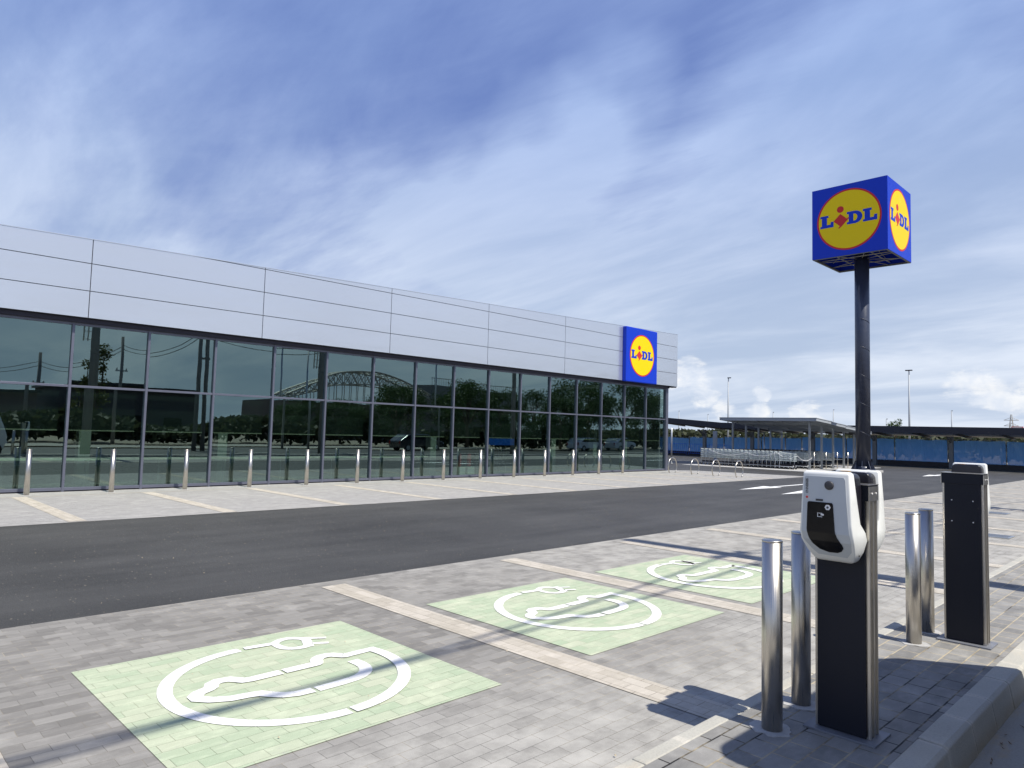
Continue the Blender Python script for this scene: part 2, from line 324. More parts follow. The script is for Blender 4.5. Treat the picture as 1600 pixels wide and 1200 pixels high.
# ------------------------------------------------------------------ mesh helpers
class MB:
    def __init__(s): s.bm = bmesh.new(); s.mats = []
    def quad(s, pts, mi=0):
        f = s.bm.faces.new([s.bm.verts.new(p) for p in pts]); f.material_index = mi; return f
    def box(s, x0, x1, y0, y1, z0, z1, mi=0):
        v = [s.bm.verts.new((x, y, z)) for z in (z0, z1) for y in (y0, y1) for x in (x0, x1)]
        for q in ((0, 2, 3, 1), (4, 5, 7, 6), (0, 1, 5, 4), (2, 6, 7, 3), (0, 4, 6, 2), (1, 3, 7, 5)):
            s.bm.faces.new([v[i] for i in q]).material_index = mi
        return s
    def tube(s, pts, r, n=8, cap=True, mi=0, closed=False):
        pts = [Vector(p) for p in pts]; rs = r if isinstance(r, (list, tuple)) else [r]*len(pts); rings = []
        N = len(pts); prev = None
        for i, p in enumerate(pts):
            if closed: d = pts[(i+1) % N]-pts[i-1]
            else: d = pts[min(i+1, N-1)]-pts[max(i-1, 0)]
            d.normalize()
            if prev is None:
                a = Vector((0, 0, 1)) if abs(d.z) < .9 else Vector((1, 0, 0)); u = d.cross(a).normalized()
            else: u = (prev-d*prev.dot(d)).normalized()
            prev = u; vv = d.cross(u)
            rings.append([s.bm.verts.new(p+(u*math.cos(2*PI*k/n)+vv*math.sin(2*PI*k/n))*rs[i]) for k in range(n)])
        for i in range(N-1+(1 if closed else 0)):
            a, b = rings[i], rings[(i+1) % N]
            for k in range(n):
                f = s.bm.faces.new((a[k], a[(k+1) % n], b[(k+1) % n], b[k])); f.smooth = n > 5; f.material_index = mi
        if cap and not closed:
            s.bm.faces.new(rings[0][::-1]).material_index = mi; s.bm.faces.new(rings[-1]).material_index = mi
        return s
    def lathe(s, prof, n=24, c=(0, 0, 0), mi=0):
        rings = []
        for (r, z) in prof:
            rings.append([s.bm.verts.new((c[0]+r*math.cos(2*PI*k/n), c[1]+r*math.sin(2*PI*k/n), c[2]+z)) for k in range(n)])
        for a, b in zip(rings, rings[1:]):
            for k in range(n):
                f = s.bm.faces.new((a[k], a[(k+1) % n], b[(k+1) % n], b[k])); f.smooth = True; f.material_index = mi
        s.bm.faces.new(rings[0][::-1]).material_index = mi; s.bm.faces.new(rings[-1]).material_index = mi
        return s
    def prism(s, poly, h0, h1, f=lambda a, b, h: (a, b, h), mi=0):
        """extrude a 2d outline; f maps (a, b, height) into space"""
        A = [s.bm.verts.new(f(a, b, h0)) for a, b in poly]; B = [s.bm.verts.new(f(a, b, h1)) for a, b in poly]; n = len(poly)
        for k in range(n): s.bm.faces.new((A[k], A[(k+1) % n], B[(k+1) % n], B[k])).material_index = mi
        s.bm.faces.new(A[::-1]).material_index = mi; s.bm.faces.new(B).material_index = mi
        return s
    def ribbon(s, pts, wd, z, closed=False):
        pts = [Vector((a, b)) for a, b in pts]; N = len(pts); L = []; Rr = []
        for i in range(N):
            if closed: d1 = (pts[i]-pts[i-1]).normalized(); d2 = (pts[(i+1) % N]-pts[i]).normalized()
            else:
                d1 = (pts[i]-pts[max(i-1, 0)]); d2 = (pts[min(i+1, N-1)]-pts[i])
                d1 = d1.normalized() if d1.length else d2.normalized(); d2 = d2.normalized() if d2.length else d1
            n = Vector((-(d1+d2).y, (d1+d2).x)).normalized(); k = min(1.5, 1/max(.4, n.dot(Vector((-d1.y, d1.x)))))
            L.append(s.bm.verts.new((*(pts[i]+n*wd/2*k), z))); Rr.append(s.bm.verts.new((*(pts[i]-n*wd/2*k), z)))
        for i in range(N-1+(1 if closed else 0)):
            j = (i+1) % N; s.bm.faces.new((L[i], Rr[i], Rr[j], L[j]))
        return s
    def obj(s, name, mats, parent=None, bevel=0, seg=2, smooth=False, recalc=True):
        if recalc: bmesh.ops.recalc_face_normals(s.bm, faces=s.bm.faces)
        me = bpy.data.meshes.new(name); s.bm.to_mesh(me); s.bm.free()
        for m in (mats if isinstance(mats, (list, tuple)) else [mats]): me.materials.append(M[m])
        o = bpy.data.objects.new(name, me); C.objects.link(o)
        if parent: o.parent = parent
        if bevel:
            b = o.modifiers.new('bevel', 'BEVEL'); b.width = bevel; b.segments = seg; b.limit_method = 'ANGLE'; b.angle_limit = R(35)
        if smooth:
            for p in me.polygons: p.use_smooth = True
        return o
def sheet(name, poly, z, mat, parent=None, up=True):
    b = MB(); f = b.quad([(x, y, z) for x, y in poly]); o = b.obj(name, mat, parent, recalc=False)
    if o.data.polygons[0].normal.z < 0: o.data.flip_normals()
    return o
def thing(name, label, cat, loc=(0, 0, 0), rz=0, group=None):
    o = bpy.data.objects.new(name, None); C.objects.link(o); o.location = loc; o.rotation_euler = (0, 0, rz)
    o.empty_display_size = .2; tag(o, label, cat, group); return o
def tag(o, label=None, cat=None, group=None, kind=None):
    if label: o['label'] = label
    if cat: o['category'] = cat
    if group: o['group'] = group
    if kind: o['kind'] = kind
    return o
def struct(o): o['kind'] = 'structure'; return o
kids = {}
def copy_tree(o, parent=None):
    c = o.copy(); C.objects.link(c)
    if parent: c.parent = parent
    for ch in list(o.children): copy_tree(ch, c)
    return c
def dup(root, loc, rz=None, label=None):
    bpy.context.view_layer.update() if False else None
    c = copy_tree(root); c.location = loc
    if rz is not None: c.rotation_euler = (0, 0, rz)
    if label: c['label'] = label
    return c

# ------------------------------------------------------------------ ground
GX0, GX1 = -30., 47.
struct(sheet('ground', [(-700, -700), (1100, -700), (1100, 1100), (-700, 1100)], -.16, 'dirt'))
struct(sheet('far_road', [(-60, 2.1), (57.5, 2.1), (57.5, 60), (-60, 60)], -.004, 'asphalt'))
near = struct(sheet('near_parking_bays', [(-30, 2.12), (60, 2.12), (60, 7.02), (-30, 7.02)], .0, 'paver_grey'))
far = struct(sheet('facade_parking_bays', [(-30, 13.6), (33.0, 13.6), (32.4, 16.6), (31.9, 18.8), (30.6, 19.7), (-30, 19.7)], .0, 'paver_facade'))
nb = 0
for x in [.51-2.62*k for k in range(11)]+[3.96+2.62*k for k in range(21)]:
    sheet('parking_line', [(x, 2.14), (x+.29, 2.14), (x+.29, 6.8), (x, 6.8)], .0045, 'paver_beige', near)
for k in range(-3, 11):
    x = 3.17 + 2.60*k
    sheet('parking_line', [(x, 13.66), (x+.28, 13.66), (x+.28, 18.44), (x, 18.44)], .0045, 'paver_beige', far)
sheet('border_strip', [(-30, 18.44), (31.0, 18.44), (31.0, 18.50), (-30, 18.50)], .0045, 'paver_beige', far)

def ev_mark(ox, oy):
    g = sheet('green_bay_square', [(ox, oy), (ox+2.06, oy), (ox+2.06, oy+2.05), (ox, oy+2.05)], .0045, 'paint_green', near)
    b = MB(); z = .009
    def st(pts, wd=.085, closed=False):
        for _ in range(1 if len(pts) < 20 and len(pts) > 2 else 0):
            q = [] if closed else [pts[0]]; N = len(pts)
            for i in range(N if closed else N-1):
                a, c = pts[i], pts[(i+1) % N]
                q += [(a[0]*.75+c[0]*.25, a[1]*.75+c[1]*.25), (a[0]*.25+c[0]*.75, a[1]*.25+c[1]*.75)]
            pts = q if closed else q+[pts[-1]]
        b.ribbon([(ox+a, oy+c) for a, c in pts], wd, z, closed)
    cx, cy, rr = 1.06, 1.03, .765
    arc = lambda a0, a1, n=40: [(cx+rr*math.cos(R(a0+(a1-a0)*i/n)), cy+rr*math.sin(R(a0+(a1-a0)*i/n))) for i in range(n+1)]
    W = .09
    st(arc(91.2, 269.2), W); st(arc(271, 371.5), W)
    st([(1.083, 1.80), (1.30, 1.775)], .065)
    b.ribbon([(ox+1.855, oy+1.188), (ox+1.59, oy+1.178)], W*.9, z)
    st([(1.60, 1.178), (1.565, 1.178), (1.545, 1.205), (1.50, 1.262), (1.43, 1.268), (1.37, 1.235), (1.345, 1.18), (1.325, 1.148), (1.29, 1.146), (1.075, 1.146)], W)
    st([(1.052, 1.146), (.84, 1.143), (.79, 1.155), (.765, 1.19), (.73, 1.235), (.66, 1.248), (.61, 1.22), (.585, 1.17), (.555, 1.145), (.49, 1.12), (.448, 1.075), (.445, 1.02), (.50, .955), (.60, .90), (.70, .885), (.77, .865), (.82, .80), (.87, .745), (.95, .712), (1.052, .706)], W)
    st([(1.078, .706), (1.33, .712), (1.45, .745), (1.53, .82), (1.565, .92), (1.560, 1.05)], W)
    st([(1.305, 1.70), (1.315, 1.79), (1.40, 1.84), (1.475, 1.835), (1.56, 1.745), (1.515, 1.60), (1.46, 1.555), (1.37, 1.57), (1.315, 1.63)], .062, True)
    st([(1.575, 1.775), (1.485, 1.545)], .075)
    st([(1.585, 1.735), (1.70, 1.665)], .042); st([(1.535, 1.61), (1.65, 1.54)], .042)
    b.obj('charging_symbol', 'paint_white_on_pavers', g, recalc=False)
    me = g.children[0].data
    for pl in me.polygons: pass
for x in (1.36, 4.37, 6.99): ev_mark(x, 3.475)
for g in [o for o in bpy.data.objects if o.name.startswith('charging_symbol')]:
    bm = bmesh.new(); bm.from_mesh(g.data)
    for f in bm.faces:
        f.normal_update()
        if f.normal.z < 0: f.normal_flip()
    # stagger overlapping strokes by a fraction of a millimetre
    bm.verts.ensure_lookup_table(); seen = {}; isl = 0; todo = set(bm.verts)
    while todo:
        st_ = [todo.pop()]; grp = [st_[0]]
        while st_:
            v = st_.pop()
            for e in v.link_edges:
                u = e.other_vert(v)
                if u in todo: todo.discard(u); st_.append(u); grp.append(u)
        z = .0085 + .0007*isl; isl += 1
        zz = .0085 + .0004*(round(sum(v.co.x+v.co.y for v in grp)*97) % 9)
        for v in grp: v.co.z = zz
    bm.to_mesh(g.data); bm.free()

# painted arrows on the road
def arrow(tail, head, nm='lane_arrow'):
    a = Vector(tail); h = Vector(head); d = (h-a).normalized(); n = Vector((-d.y, d.x)); L = (h-a).length; hl = 2.5
    b = MB(); z = .003
    q = a+d*(L-hl)
    b.quad([(*(a+n*.075), z), (*(a-n*.075), z), (*(q-n*.075), z), (*(q+n*.075), z)])
    b.quad([(*(q+n*.34), z), (*(q-n*.34), z), (*h, z)])
    o = b.obj(nm, 'road_paint', road, recalc=False)
    for f in o.data.polygons:
        if f.normal.z < 0: o.data.flip_normals(); break
road = bpy.data.objects['far_road']
arrow((28.8, 11.35), (21.9, 11.35)); arrow((28.5, 9.7), (21.4, 9.7)); arrow((48, 10.9), (40.3, 10.9))

# island with chargers, its kerbs, gutter and the street beyond
island = struct(sheet('island_paving', [(-30, 1.22), (60, 1.22), (60, 2.03), (-30, 2.03)], .10, 'paver_island'))
b = MB()
k = -30.
while k < 60:
    j = random.uniform(-.0015, .0015)
    b.box(k+.003, k+.997, 2.03, 2.125+j, -.1, .103+j); k += 1.0
struct(b.obj('lot_kerb', 'kerb_concrete', bevel=.012))
b = MB(); k = -30.12
prof = [(1.222, -.3), (1.222, .104), (1.10, .100), (1.075, .086), (1.045, -.07), (1.04, -.3)]
while k < 60:
    j = random.uniform(-.003, .003); jj = random.uniform(-.003, .003)
    b.prism([(y+jj*(y < 1.2), z+j) for y, z in prof], k+.004, k+.496, lambda a, c, h: (h, a, c)); k += .5
struct(b.obj('street_kerb', 'kerb_concrete', bevel=.009, seg=3))
struct(sheet('kerb_joint_mortar', [(-30, 1.10), (60, 1.10), (60, 1.22), (-30, 1.22)], .085, 'cement')).location.z = -.012
gut = struct(sheet('gutter', [(-30, .62), (60, .62), (60, 1.06), (-30, 1.06)], -.075, 'gutter_concrete'))
b = MB(); k = -30
while k < 60:
    b.box(k+.004, k+.396, .30, .62, -.14, -.070+random.uniform(-.002, .002)); k += .4
o = b.obj('gutter_slab_row', 'gutter_concrete', None, bevel=.004); struct(o)
struct(sheet('street', [(-60, -12.), (90, -12.), (90, .32), (-60, .32)], -.085, 'asphalt'))
struct(sheet('far_pavement', [(-60, -16.), (110, -16.), (110, -12.), (-60, -12.)], .0, 'gutter_concrete'))
# loose debris in the gutter
b = MB()
for i in range(46):
    x = random.uniform(4.6, 7.5); y = 1.0-abs(random.gauss(0, .10)); a = random.uniform(0, PI); l = random.uniform(.008, .03)
    if i < 20: x = 5.25+random.gauss(0, .18); y = .70+random.gauss(0, .03)
    d = Vector((math.cos(a), math.sin(a), 0))*l; n = Vector((-math.sin(a), math.cos(a), 0))*l*.25; c = Vector((x, y, -.068))
    b.quad([c-d, c+n, c+d+Vector((0, 0, .006)), c-n])
tag(b.obj('leaf_litter', 'dry_leaf', recalc=False), 'dry brown leaf and twig litter lying in the street gutter', 'leaf litter', kind='stuff')

# sand swept against the lot side kerb, and grit on the road
b = MB(); rs_ = random.Random(3); v = []
x = 1.2
while x < 16:
    v.append((b.bm.verts.new((x, 2.124, .006)), b.bm.verts.new((x, 2.14+abs(rs_.gauss(0, .018)), .0045)))); x += rs_.uniform(.03, .09)
for a, c in zip(v, v[1:]): b.bm.faces.new((a[0], c[0], c[1], a[1]))
tag(b.obj('swept_sand', 'sand', recalc=False), 'thin line of yellow sand swept against the island kerb', 'sand', kind='stuff')
b = MB()
for i in range(260):
    t_ = rs_.random(); x = rs_.uniform(1.5, 16); y = rs_.uniform(7.05, 13.5) if t_ < .6 else rs_.uniform(2.2, 7); l = rs_.uniform(.003, .009)
    c = Vector((x, y, .012)); u = Vector((rs_.gauss(0, 1), rs_.gauss(0, 1), .3)).normalized()*l; w2 = Vector((-u.y, u.x, 0))*.8
    vs = [b.bm.verts.new(c+q) for q in (u, w2, -u, -w2)]; tp = b.bm.verts.new(c+Vector((0, 0, l*.7)))
    for k in range(4): b.bm.faces.new((vs[k], vs[(k+1) % 4], tp))
tag(b.obj('grit', 'sand', recalc=False), 'tiny loose stones scattered on the asphalt and bays', 'grit', kind='stuff')
# drain grates
def grate(x, y, label):
    r = thing('drain_grate', label, 'drain cover', (x, y, .004), 0, 'drain covers set in the paving')
    b = MB(); b.box(-.25, .25, -.25, -.21, 0, .012).box(-.25, .25, .21, .25, 0, .012).box(-.25, -.21, -.21, .21, 0, .012).box(.21, .25, -.21, .21, 0, .012); b.obj('frame', 'galvanised', r)
    b = MB()
    for i in range(8): xx = -.18+.36*i/7; b.box(xx-.012, xx+.012, -.21, .21, 0, .010)
    b.obj('bars', 'galvanised', r)
    b = MB(); b.quad([(-.22, -.22, .002), (.22, -.22, .002), (.22, .22, .002), (-.22, .22, .002)]); b.obj('pit', 'joint_black', r)
grate(21.1, 4.05, 'steel drain grate in bay paving, farther one right of the second charger')
grate(15.8, 3.05, 'steel drain grate in bay paving, nearer one right of the second charger')

# ------------------------------------------------------------------ supermarket
FY = 19.5; GX = [4.35+1.713*k for k in range(-7, 16)]; XR = 30.15; XL = -8.53
topz = lambda x: 5.965+.0273*x
S = thing('supermarket_building', 'long low supermarket with silver panel cladding above a two-row dark glass front', 'building', (0, 0, 0))
# cladding panels with open joints over a dark backing
xs = [XL]+[4.58+4.37*k for k in range(-2, 5)]; xs = [XL, -4.16, .21, 4.58, 8.95, 13.32, 17.69, 22.05, 26.42, 30.63]
zs = [4.165, 4.822, 5.492, 6.155, 9.]
b = MB()
for x0, x1 in zip(xs, xs[1:]):
    for z0, z1 in zip(zs, zs[1:]):
        g = .009
        a, c = x0+g, (x1-g if x1 < 30.6 else x1)
        t0, t1 = topz(a), topz(c)
        za, zb = z0+g, z1-g
        if t1 <= za+.01: continue
        if t0 >= zb: poly = [(a, za), (c, za), (c, zb), (a, zb)]
        elif t0 <= za:
            xc = a+(za-t0)/.0273; poly = [(xc, za), (c, za), (c, min(t1, zb)), (xc, za+.001)] if t1 < zb else [(xc, za), (c, za), (c, zb), (a+(zb-t0)/.0273, zb)]
        elif t1 <= zb: poly = [(a, za), (c, za), (c, t1), (a, t0)]
        else: poly = [(a, za), (c, za), (c, zb), (a+(zb-t0)/.0273, zb), (a, t0)]
        b.prism(poly, 19.20, 19.235, lambda p, q, h: (p, h, q))
b.obj('cladding', 'cladding_silver', S)
b = MB(); b.prism([(XL, 4.17), (30.625, 4.17), (30.625, topz(30.63)-.01), (XL, topz(XL)-.01)], 19.236, 19.34, lambda p, q, h: (p, h, q)); b.obj('cladding_backing', 'joint_black', S)
b = MB(); b.prism([(XL, topz(XL)-.008), (30.64, topz(30.63)-.008), (30.64, topz(30.63)+.012), (XL, topz(XL)+.012)], 19.19, 19.42, lambda p, q, h: (p, h, q)); b.obj('coping', 'cladding_silver', S)
# return of the cladding along the right-hand side
b = MB()
for y0 in [19.36+3.9*i for i in range(7)]:
    for z0, z1 in zip(zs[:-1], zs[1:4]+[topz(30.63)]): b.box(30.60, 30.63, y0+.009, y0+3.89, z0+.009, z1-.009)
b.obj('side_cladding', 'cladding_silver', S)
b = MB(); b.box(30.2, 30.59, 19.36, 47, 4.17, 6.78).box(30.05, 30.2, 19.9, 47, 0, 4.16); b.obj('side_wall', 'wall_grey', S)
b = MB(); b.box(XL, 30.18, 46.8, 47, 0, 6.3).box(XL-.02, XL+.2, 19.6, 46.8, 0, 5.7); b.obj('back_wall', 'wall_grey', S)
b = MB(); b.box(XL+.2, 30.05, 19.36, 46.8, 5.3, 5.5); b.obj('roof', 'wall_grey', S)
b = MB(); b.box(XL, 30.15, 19.34, 19.62, 4.06, 4.166); b.box(30.15, 30.62, 19.24, 19.5, 4.12, 4.166); b.obj('soffit_trim', 'trim_dark', S)
# curtain wall frame
for x in GX:
    b = MB(); b.box(x-.028, x+.028, 19.44, 19.60, .0, 4.06); b.obj('mullion', 'mullion_grey', S, bevel=.003)
b = MB(); b.box(30.05-.05, 30.19, 19.42, 19.60, 0, 4.06); b.obj('corner_post', 'mullion_grey', S, bevel=.004)
for z0, z1, nm in ((2.492, 2.545, 'transom'), (.03, .10, 'bottom_rail'), (4.00, 4.058, 'top_rail')):
    b = MB()
    e = [XL]+GX
    for x0, x1 in zip(e, e[1:]): b.box(x0+.0285, x1-.0285, 19.452, 19.59, z0, z1)
    b.obj(nm, 'mullion_grey', S, bevel=.002)
b = MB(); b.box(XL, 30.1, 19.50, 19.64, -.05, .03); b.obj('plinth', 'trim_dark', S)
e = [XL]+GX
for i, (x0, x1) in enumerate(zip(e, e[1:])):
    for z0, z1 in ((.10, 2.492), (2.545, 4.0)):
        a, c = x0+.028, x1-.028; cx, cz = (a+c)/2, (z0+z1)/2
        b = MB(); b.box(a-cx, c-cx, -.004, .004, z0-cz, z1-cz); o = b.obj('window_pane', 'tinted_glass', S)
        o.location = (cx, 19.515, cz); o.rotation_euler = (R(random.gauss(0, .10)), 0, R(random.gauss(0, .13)))
    b = MB(); b.box(x0+.10, x1-.14, 19.76, 19.766, 1.47, 2.40); o = b.obj('roller_blind', 'blind_cloth', S)
    b = MB(); b.box(x0+.10, x1-.14, 19.752, 19.775, 1.445, 1.47); b.obj('hem_bar', 'wood_pale', o)
# inside the shop
b = MB(); b.box(XL+.2, 30.05, 19.64, 46.8, -.02, .012); b.obj('shop_floor', 'floor_tile', S)
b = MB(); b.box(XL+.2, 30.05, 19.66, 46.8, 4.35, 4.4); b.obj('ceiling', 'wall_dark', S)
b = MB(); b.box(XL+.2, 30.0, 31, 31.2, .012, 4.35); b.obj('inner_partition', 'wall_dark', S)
for x in (-2.4, 1.6, 5.1, 8.7, 16.63, 23.38, 26.3, 28.7):
    b = MB(); b.box(x-.14, x+.14, 20.9, 21.2, .012, 2.3 if x > 9 else 1.5).box(x-.17, x+.17, 20.87, 21.23, .012, .12); b.obj('inner_column', 'interior_cream', S, bevel=.01)
def hand_rail():
    r = thing('packing_shelf', 'long pale wooden packing shelf inside the glass front, left half of the shop', 'shelf')
    b = MB(); b.box(-6, 15.7, 20.02, 20.42, .715, .768); b.obj('shelf_top', 'wood_pale', r, bevel=.004)
    for x in [-5.5+1.75*i for i in range(13)]:
        b = MB(); b.tube([(x, 20.3, .012), (x, 20.3, .735)], .02, 8).box(x-.02, x+.02, 20.14, 20.36, .70, .734); b.obj('bracket', 'galvanised', r)
hand_rail()
r = thing('hanging_banner', 'blue banner board hanging inside glass front just below the blind', 'banner')
b = MB(); b.box(18.32, 19.68, 19.68, 19.71, 1.18, 1.43); b.obj('board', 'banner_blue', r, bevel=.004)
b = MB()
for x in (18.5, 19.5): b.tube([(x, 19.695, 1.43), (x, 19.695, 4.35)], .004, 6)
b.obj('hanging_wires', 'galvanised', r)
def pillar_barrier(x, lab):
    r = thing('security_gate', lab, 'shop gate', (x, 20.6, .012), 0, 'entrance gates inside the shop')
    b = MB(); b.tube([(-.35, 0, 0), (-.35, 0, 1.05), (.35, 0, 1.05), (.35, 0, 0)], .018, 8); b.obj('frame', 'galvanised', r)
    b = MB()
    for k in range(4): b.tube([(-.35+.14*(k+1), 0, .08), (-.35+.14*(k+1), 0, 1.05)], .008, 6)
    b.tube([(-.35, 0, .1), (.35, 0, .1)], .01, 6); b.tube([(-.35, 0, .6), (.35, 0, .6)], .008, 6); b.obj('bars', 'galvanised', r)
pillar_barrier(18.9, 'steel barred gate inside the glass, under the left end of the blue banner')
pillar_barrier(19.8, 'steel barred gate inside the glass, under the right end of the blue banner')
for x, lb in ((17.35, 'slim red fire extinguisher on a white stand inside the glass, left one of two'), (17.8, 'stout red fire extinguisher on a white stand inside the glass, right one of two')):
    r = thing('fire_extinguisher', lb, 'extinguisher', (x, 20.2, .35), 0, 'fire extinguishers inside the glass front')
    q = .06 if x < 17.6 else .085
    b = MB(); b.lathe([(q*.9, 0), (q, .03), (q, .42), (q*.6, .5), (.02, .53)], 16); b.obj('cylinder', 'sign_red', r)
    b = MB(); b.lathe([(.02, .53), (.02, .57)], 10).box(-.012, .07, -.012, .012, .57, .59); b.obj('valve', 'black_plastic', r)
    s = thing('white_stand', lb.replace('slim red fire extinguisher on a white stand', 'low white box stand under slim red extinguisher').replace('stout red fire extinguisher on a white stand', 'low white box stand under stout red extinguisher'), 'stand', (x, 20.2, .012), 0, 'white stands inside the glass front')
    b = MB(); b.box(-.17, .17, -.14, .14, .04, .338); b.obj('box', 'interior_cream', s, bevel=.01)
    b = MB(); b.box(-.18, .18, -.15, .15, 0, .04); b.obj('foot', 'black_plastic', s)

# ------------------------------------------------------------------ shop sign
LL = [(0, 1), (.62, 1), (.62, .82), (.50, .82), (.50, .24), (.76, .24), (.80, .44), (1.0, .44), (1.0, 0), (0, 0), (0, .18), (.12, .18), (.12, .82), (0, .82)]
def d_shape():
    o = [(0, 0), (0, .18), (.12, .18), (.12, .82), (0, .82), (0, 1), (.55, 1)]
    o += [(.52+.48*math.sin(R(a)), .5+.5*math.cos(R(a))) for a in range(12, 169, 12)]
    o += [(.55, 0)]
    i = [(.42, .22), (.50, .22)]+[(.48+.20*math.sin(R(a)), .5-.28*math.cos(R(a))) for a in range(15, 166, 15)]+[(.50, .78), (.42, .78)]
    return o, i
def logo(f, parent, s):
    """round shop emblem, f maps (u, v, height) with u, v in 0..1 over the sign face"""
    def circ(r, n=72): return [(.5+r*math.cos(2*PI*k/n), .5+r*math.sin(2*PI*k/n)) for k in range(n)]
    MB().prism(circ(.428), .001, .006, f).obj('red_ring', 'sign_red', parent)
    MB().prism(circ(.404), .0065, .010, f).obj('yellow_disc', 'sign_yellow', parent)
    def put(nm, poly, x0, x1, y0, y1, mat, h=.0155):
        return MB().prism([(x0+a*(x1-x0), y0+c*(y1-y0)) for a, c in poly], .0105, h, f).obj(nm, mat, parent)
    put('letter', LL, .118, .300, .425, .600, 'sign_blue'); put('letter', LL, .690, .872, .425, .600, 'sign_blue')
    o, i = d_shape(); x0, x1, y0, y1 = .480, .682, .425, .600
    b = MB()
    A = [b.bm.verts.new(f(x0+a*(x1-x0), y0+c*(y1-y0), .0155)) for a, c in o]
    B = [b.bm.verts.new(f(x0+a*(x1-x0), y0+c*(y1-y0), .0155)) for a, c in i]
    eds = [b.bm.edges.new((L[k], L[(k+1) % len(L)])) for L in (A, B) for k in range(len(L))]
    bmesh.ops.triangle_fill(b.bm, edges=eds, use_beauty=True)
    # drop fill inside the counter
    ext = bmesh.ops.extrude_face_region(b.bm, geom=list(b.bm.faces))
    dv = Vector(f(.5, .5, .0105))-Vector(f(.5, .5, .0155))
    bmesh.ops.translate(b.bm, verts=[v for v in ext['geom'] if isinstance(v, bmesh.types.BMVert)], vec=dv)
    b.obj('letter', 'sign_blue', parent)
    # the leaning red i: a tilted square with a tail, and its dot
    dm = [(.300, .500), (.392, .592), (.480, .510), (.500, .528), (.512, .516), (.400, .404), (.368, .384), (.366, .400), (.384, .422)]
    MB().prism(dm, .0105, .0160, f).obj('red_square', 'sign_red', parent)
    MB().prism([(.392+.046*math.cos(2*PI*k/32), .655+.046*math.sin(2*PI*k/32)) for k in range(32)], .0105, .0160, f).obj('red_dot', 'sign_red', parent)

r = thing('wall_sign', 'square blue shop sign with yellow disc mounted high on the silver facade', 'sign')
b = MB(); b.box(26.03, 28.51, 18.99, 19.197, 4.14, 6.65); b.obj('sign_box', 'sign_blue', r, bevel=.03, seg=3)
sx, sz, ss = 26.14, 4.265, 2.26
logo(lambda u, v, h: (sx+u*ss, 18.99-h, sz+v*ss), r, ss)

# ------------------------------------------------------------------ pylon sign
r = thing('pylon_sign', 'tall dark navy pole carrying a big blue cube sign with yellow discs', 'pylon sign', (42, 14.3, 0))
b = MB(); b.lathe([(.385, .30), (.385, 13.9)], 40); b.obj('pole', 'pole_navy', r)
b = MB(); b.lathe([(.62, .1), (.62, .16)], 32)
for k in range(8):
    a = 2*PI*k/8+.2; d = Vector((math.cos(a), math.sin(a), 0)); n = Vector((-d.y, d.x, 0))*.012
    p0, p1, p2 = d*.38, d*.60, d*.38
    b.prism([(.382, .16), (.60, .16), (.60, .20), (.40, .62), (.382, .62)], -.012, .012, lambda q, z, h, d=d, n=n: tuple(Vector((0, 0, z))+d*q+n*(h/.012)))
b.obj('base_flange', 'pole_navy', r)
b = MB(); b.box(-.8, .8, -.8, .8, -.1, .1); b.obj('footing', 'cement', r, bevel=.02)
b = MB(); b.lathe([(.386, .0), (.386, .31)], 40); b.obj('pole_foot', 'pole_navy', r)
b = MB()
for z in (5.5, 7.1, 8.7, 3.9, 2.3): b.tube([(.39*math.cos(R(a)), .39*math.sin(R(a)), z-.35*(a-170)/100) for a in range(170, 271, 10)], .012, 6)
b.obj('weld_seam', 'pole_navy', r)
Zb, Zt, hw = 11.95, 15.95, 2.0
for nm, f in (('panel', lambda u, v, h: (-hw-h, hw-u*2*hw, Zb+v*4)), ('panel', lambda u, v, h: (-hw+u*2*hw, -hw-h, Zb+v*4)), ('panel', lambda u, v, h: (hw+h, -hw+u*2*hw, Zb+v*4)), ('panel', lambda u, v, h: (hw-u*2*hw, hw+h, Zb+v*4))):
    pn = MB().prism([(.003, .0), (.997, .0), (.997, 1), (.003, 1)], -.05, 0, f).obj('panel', 'sign_blue', r)
    logo(f, pn, 4)
b = MB(); b.box(-1.94, 1.94, -1.94, 1.94, Zt-.06, Zt-.01); b.obj('lid', 'sign_blue', r)
b = MB()
for s in (-1, 1):
    b.box(-1.99, 1.99, s*1.93-.045, s*1.93+.045, Zb-.03, Zb+.06); b.box(s*1.93-.045, s*1.93+.045, -1.88, 1.88, Zb-.03, Zb+.06)
b.obj('bottom_frame', 'canopy_sheet', r)
b = MB()
for k in range(8):
    a = 2*PI*k/8+R(22.5); e = 1.9/max(abs(math.cos(a)), abs(math.sin(a))); b.tube([(.38*math.cos(a), .38*math.sin(a), Zb+.10), (e*math.cos(a), e*math.sin(a), Zb+.05)], .02, 6)
    b.tube([(.38*math.cos(a), .38*math.sin(a), Zb+1.4), (e*math.cos(a), e*math.sin(a), Zb+.3)], .016, 6)
for s in (-1, 1): b.tube([(s*.9, -1.9, Zb+.1), (s*.9, 1.9, Zb+.1)], .03, 6); b.tube([(-1.9, s*.9, Zb+.16), (1.9, s*.9, Zb+.16)], .03, 6)
b.obj('bracing', 'truss_steel', r)

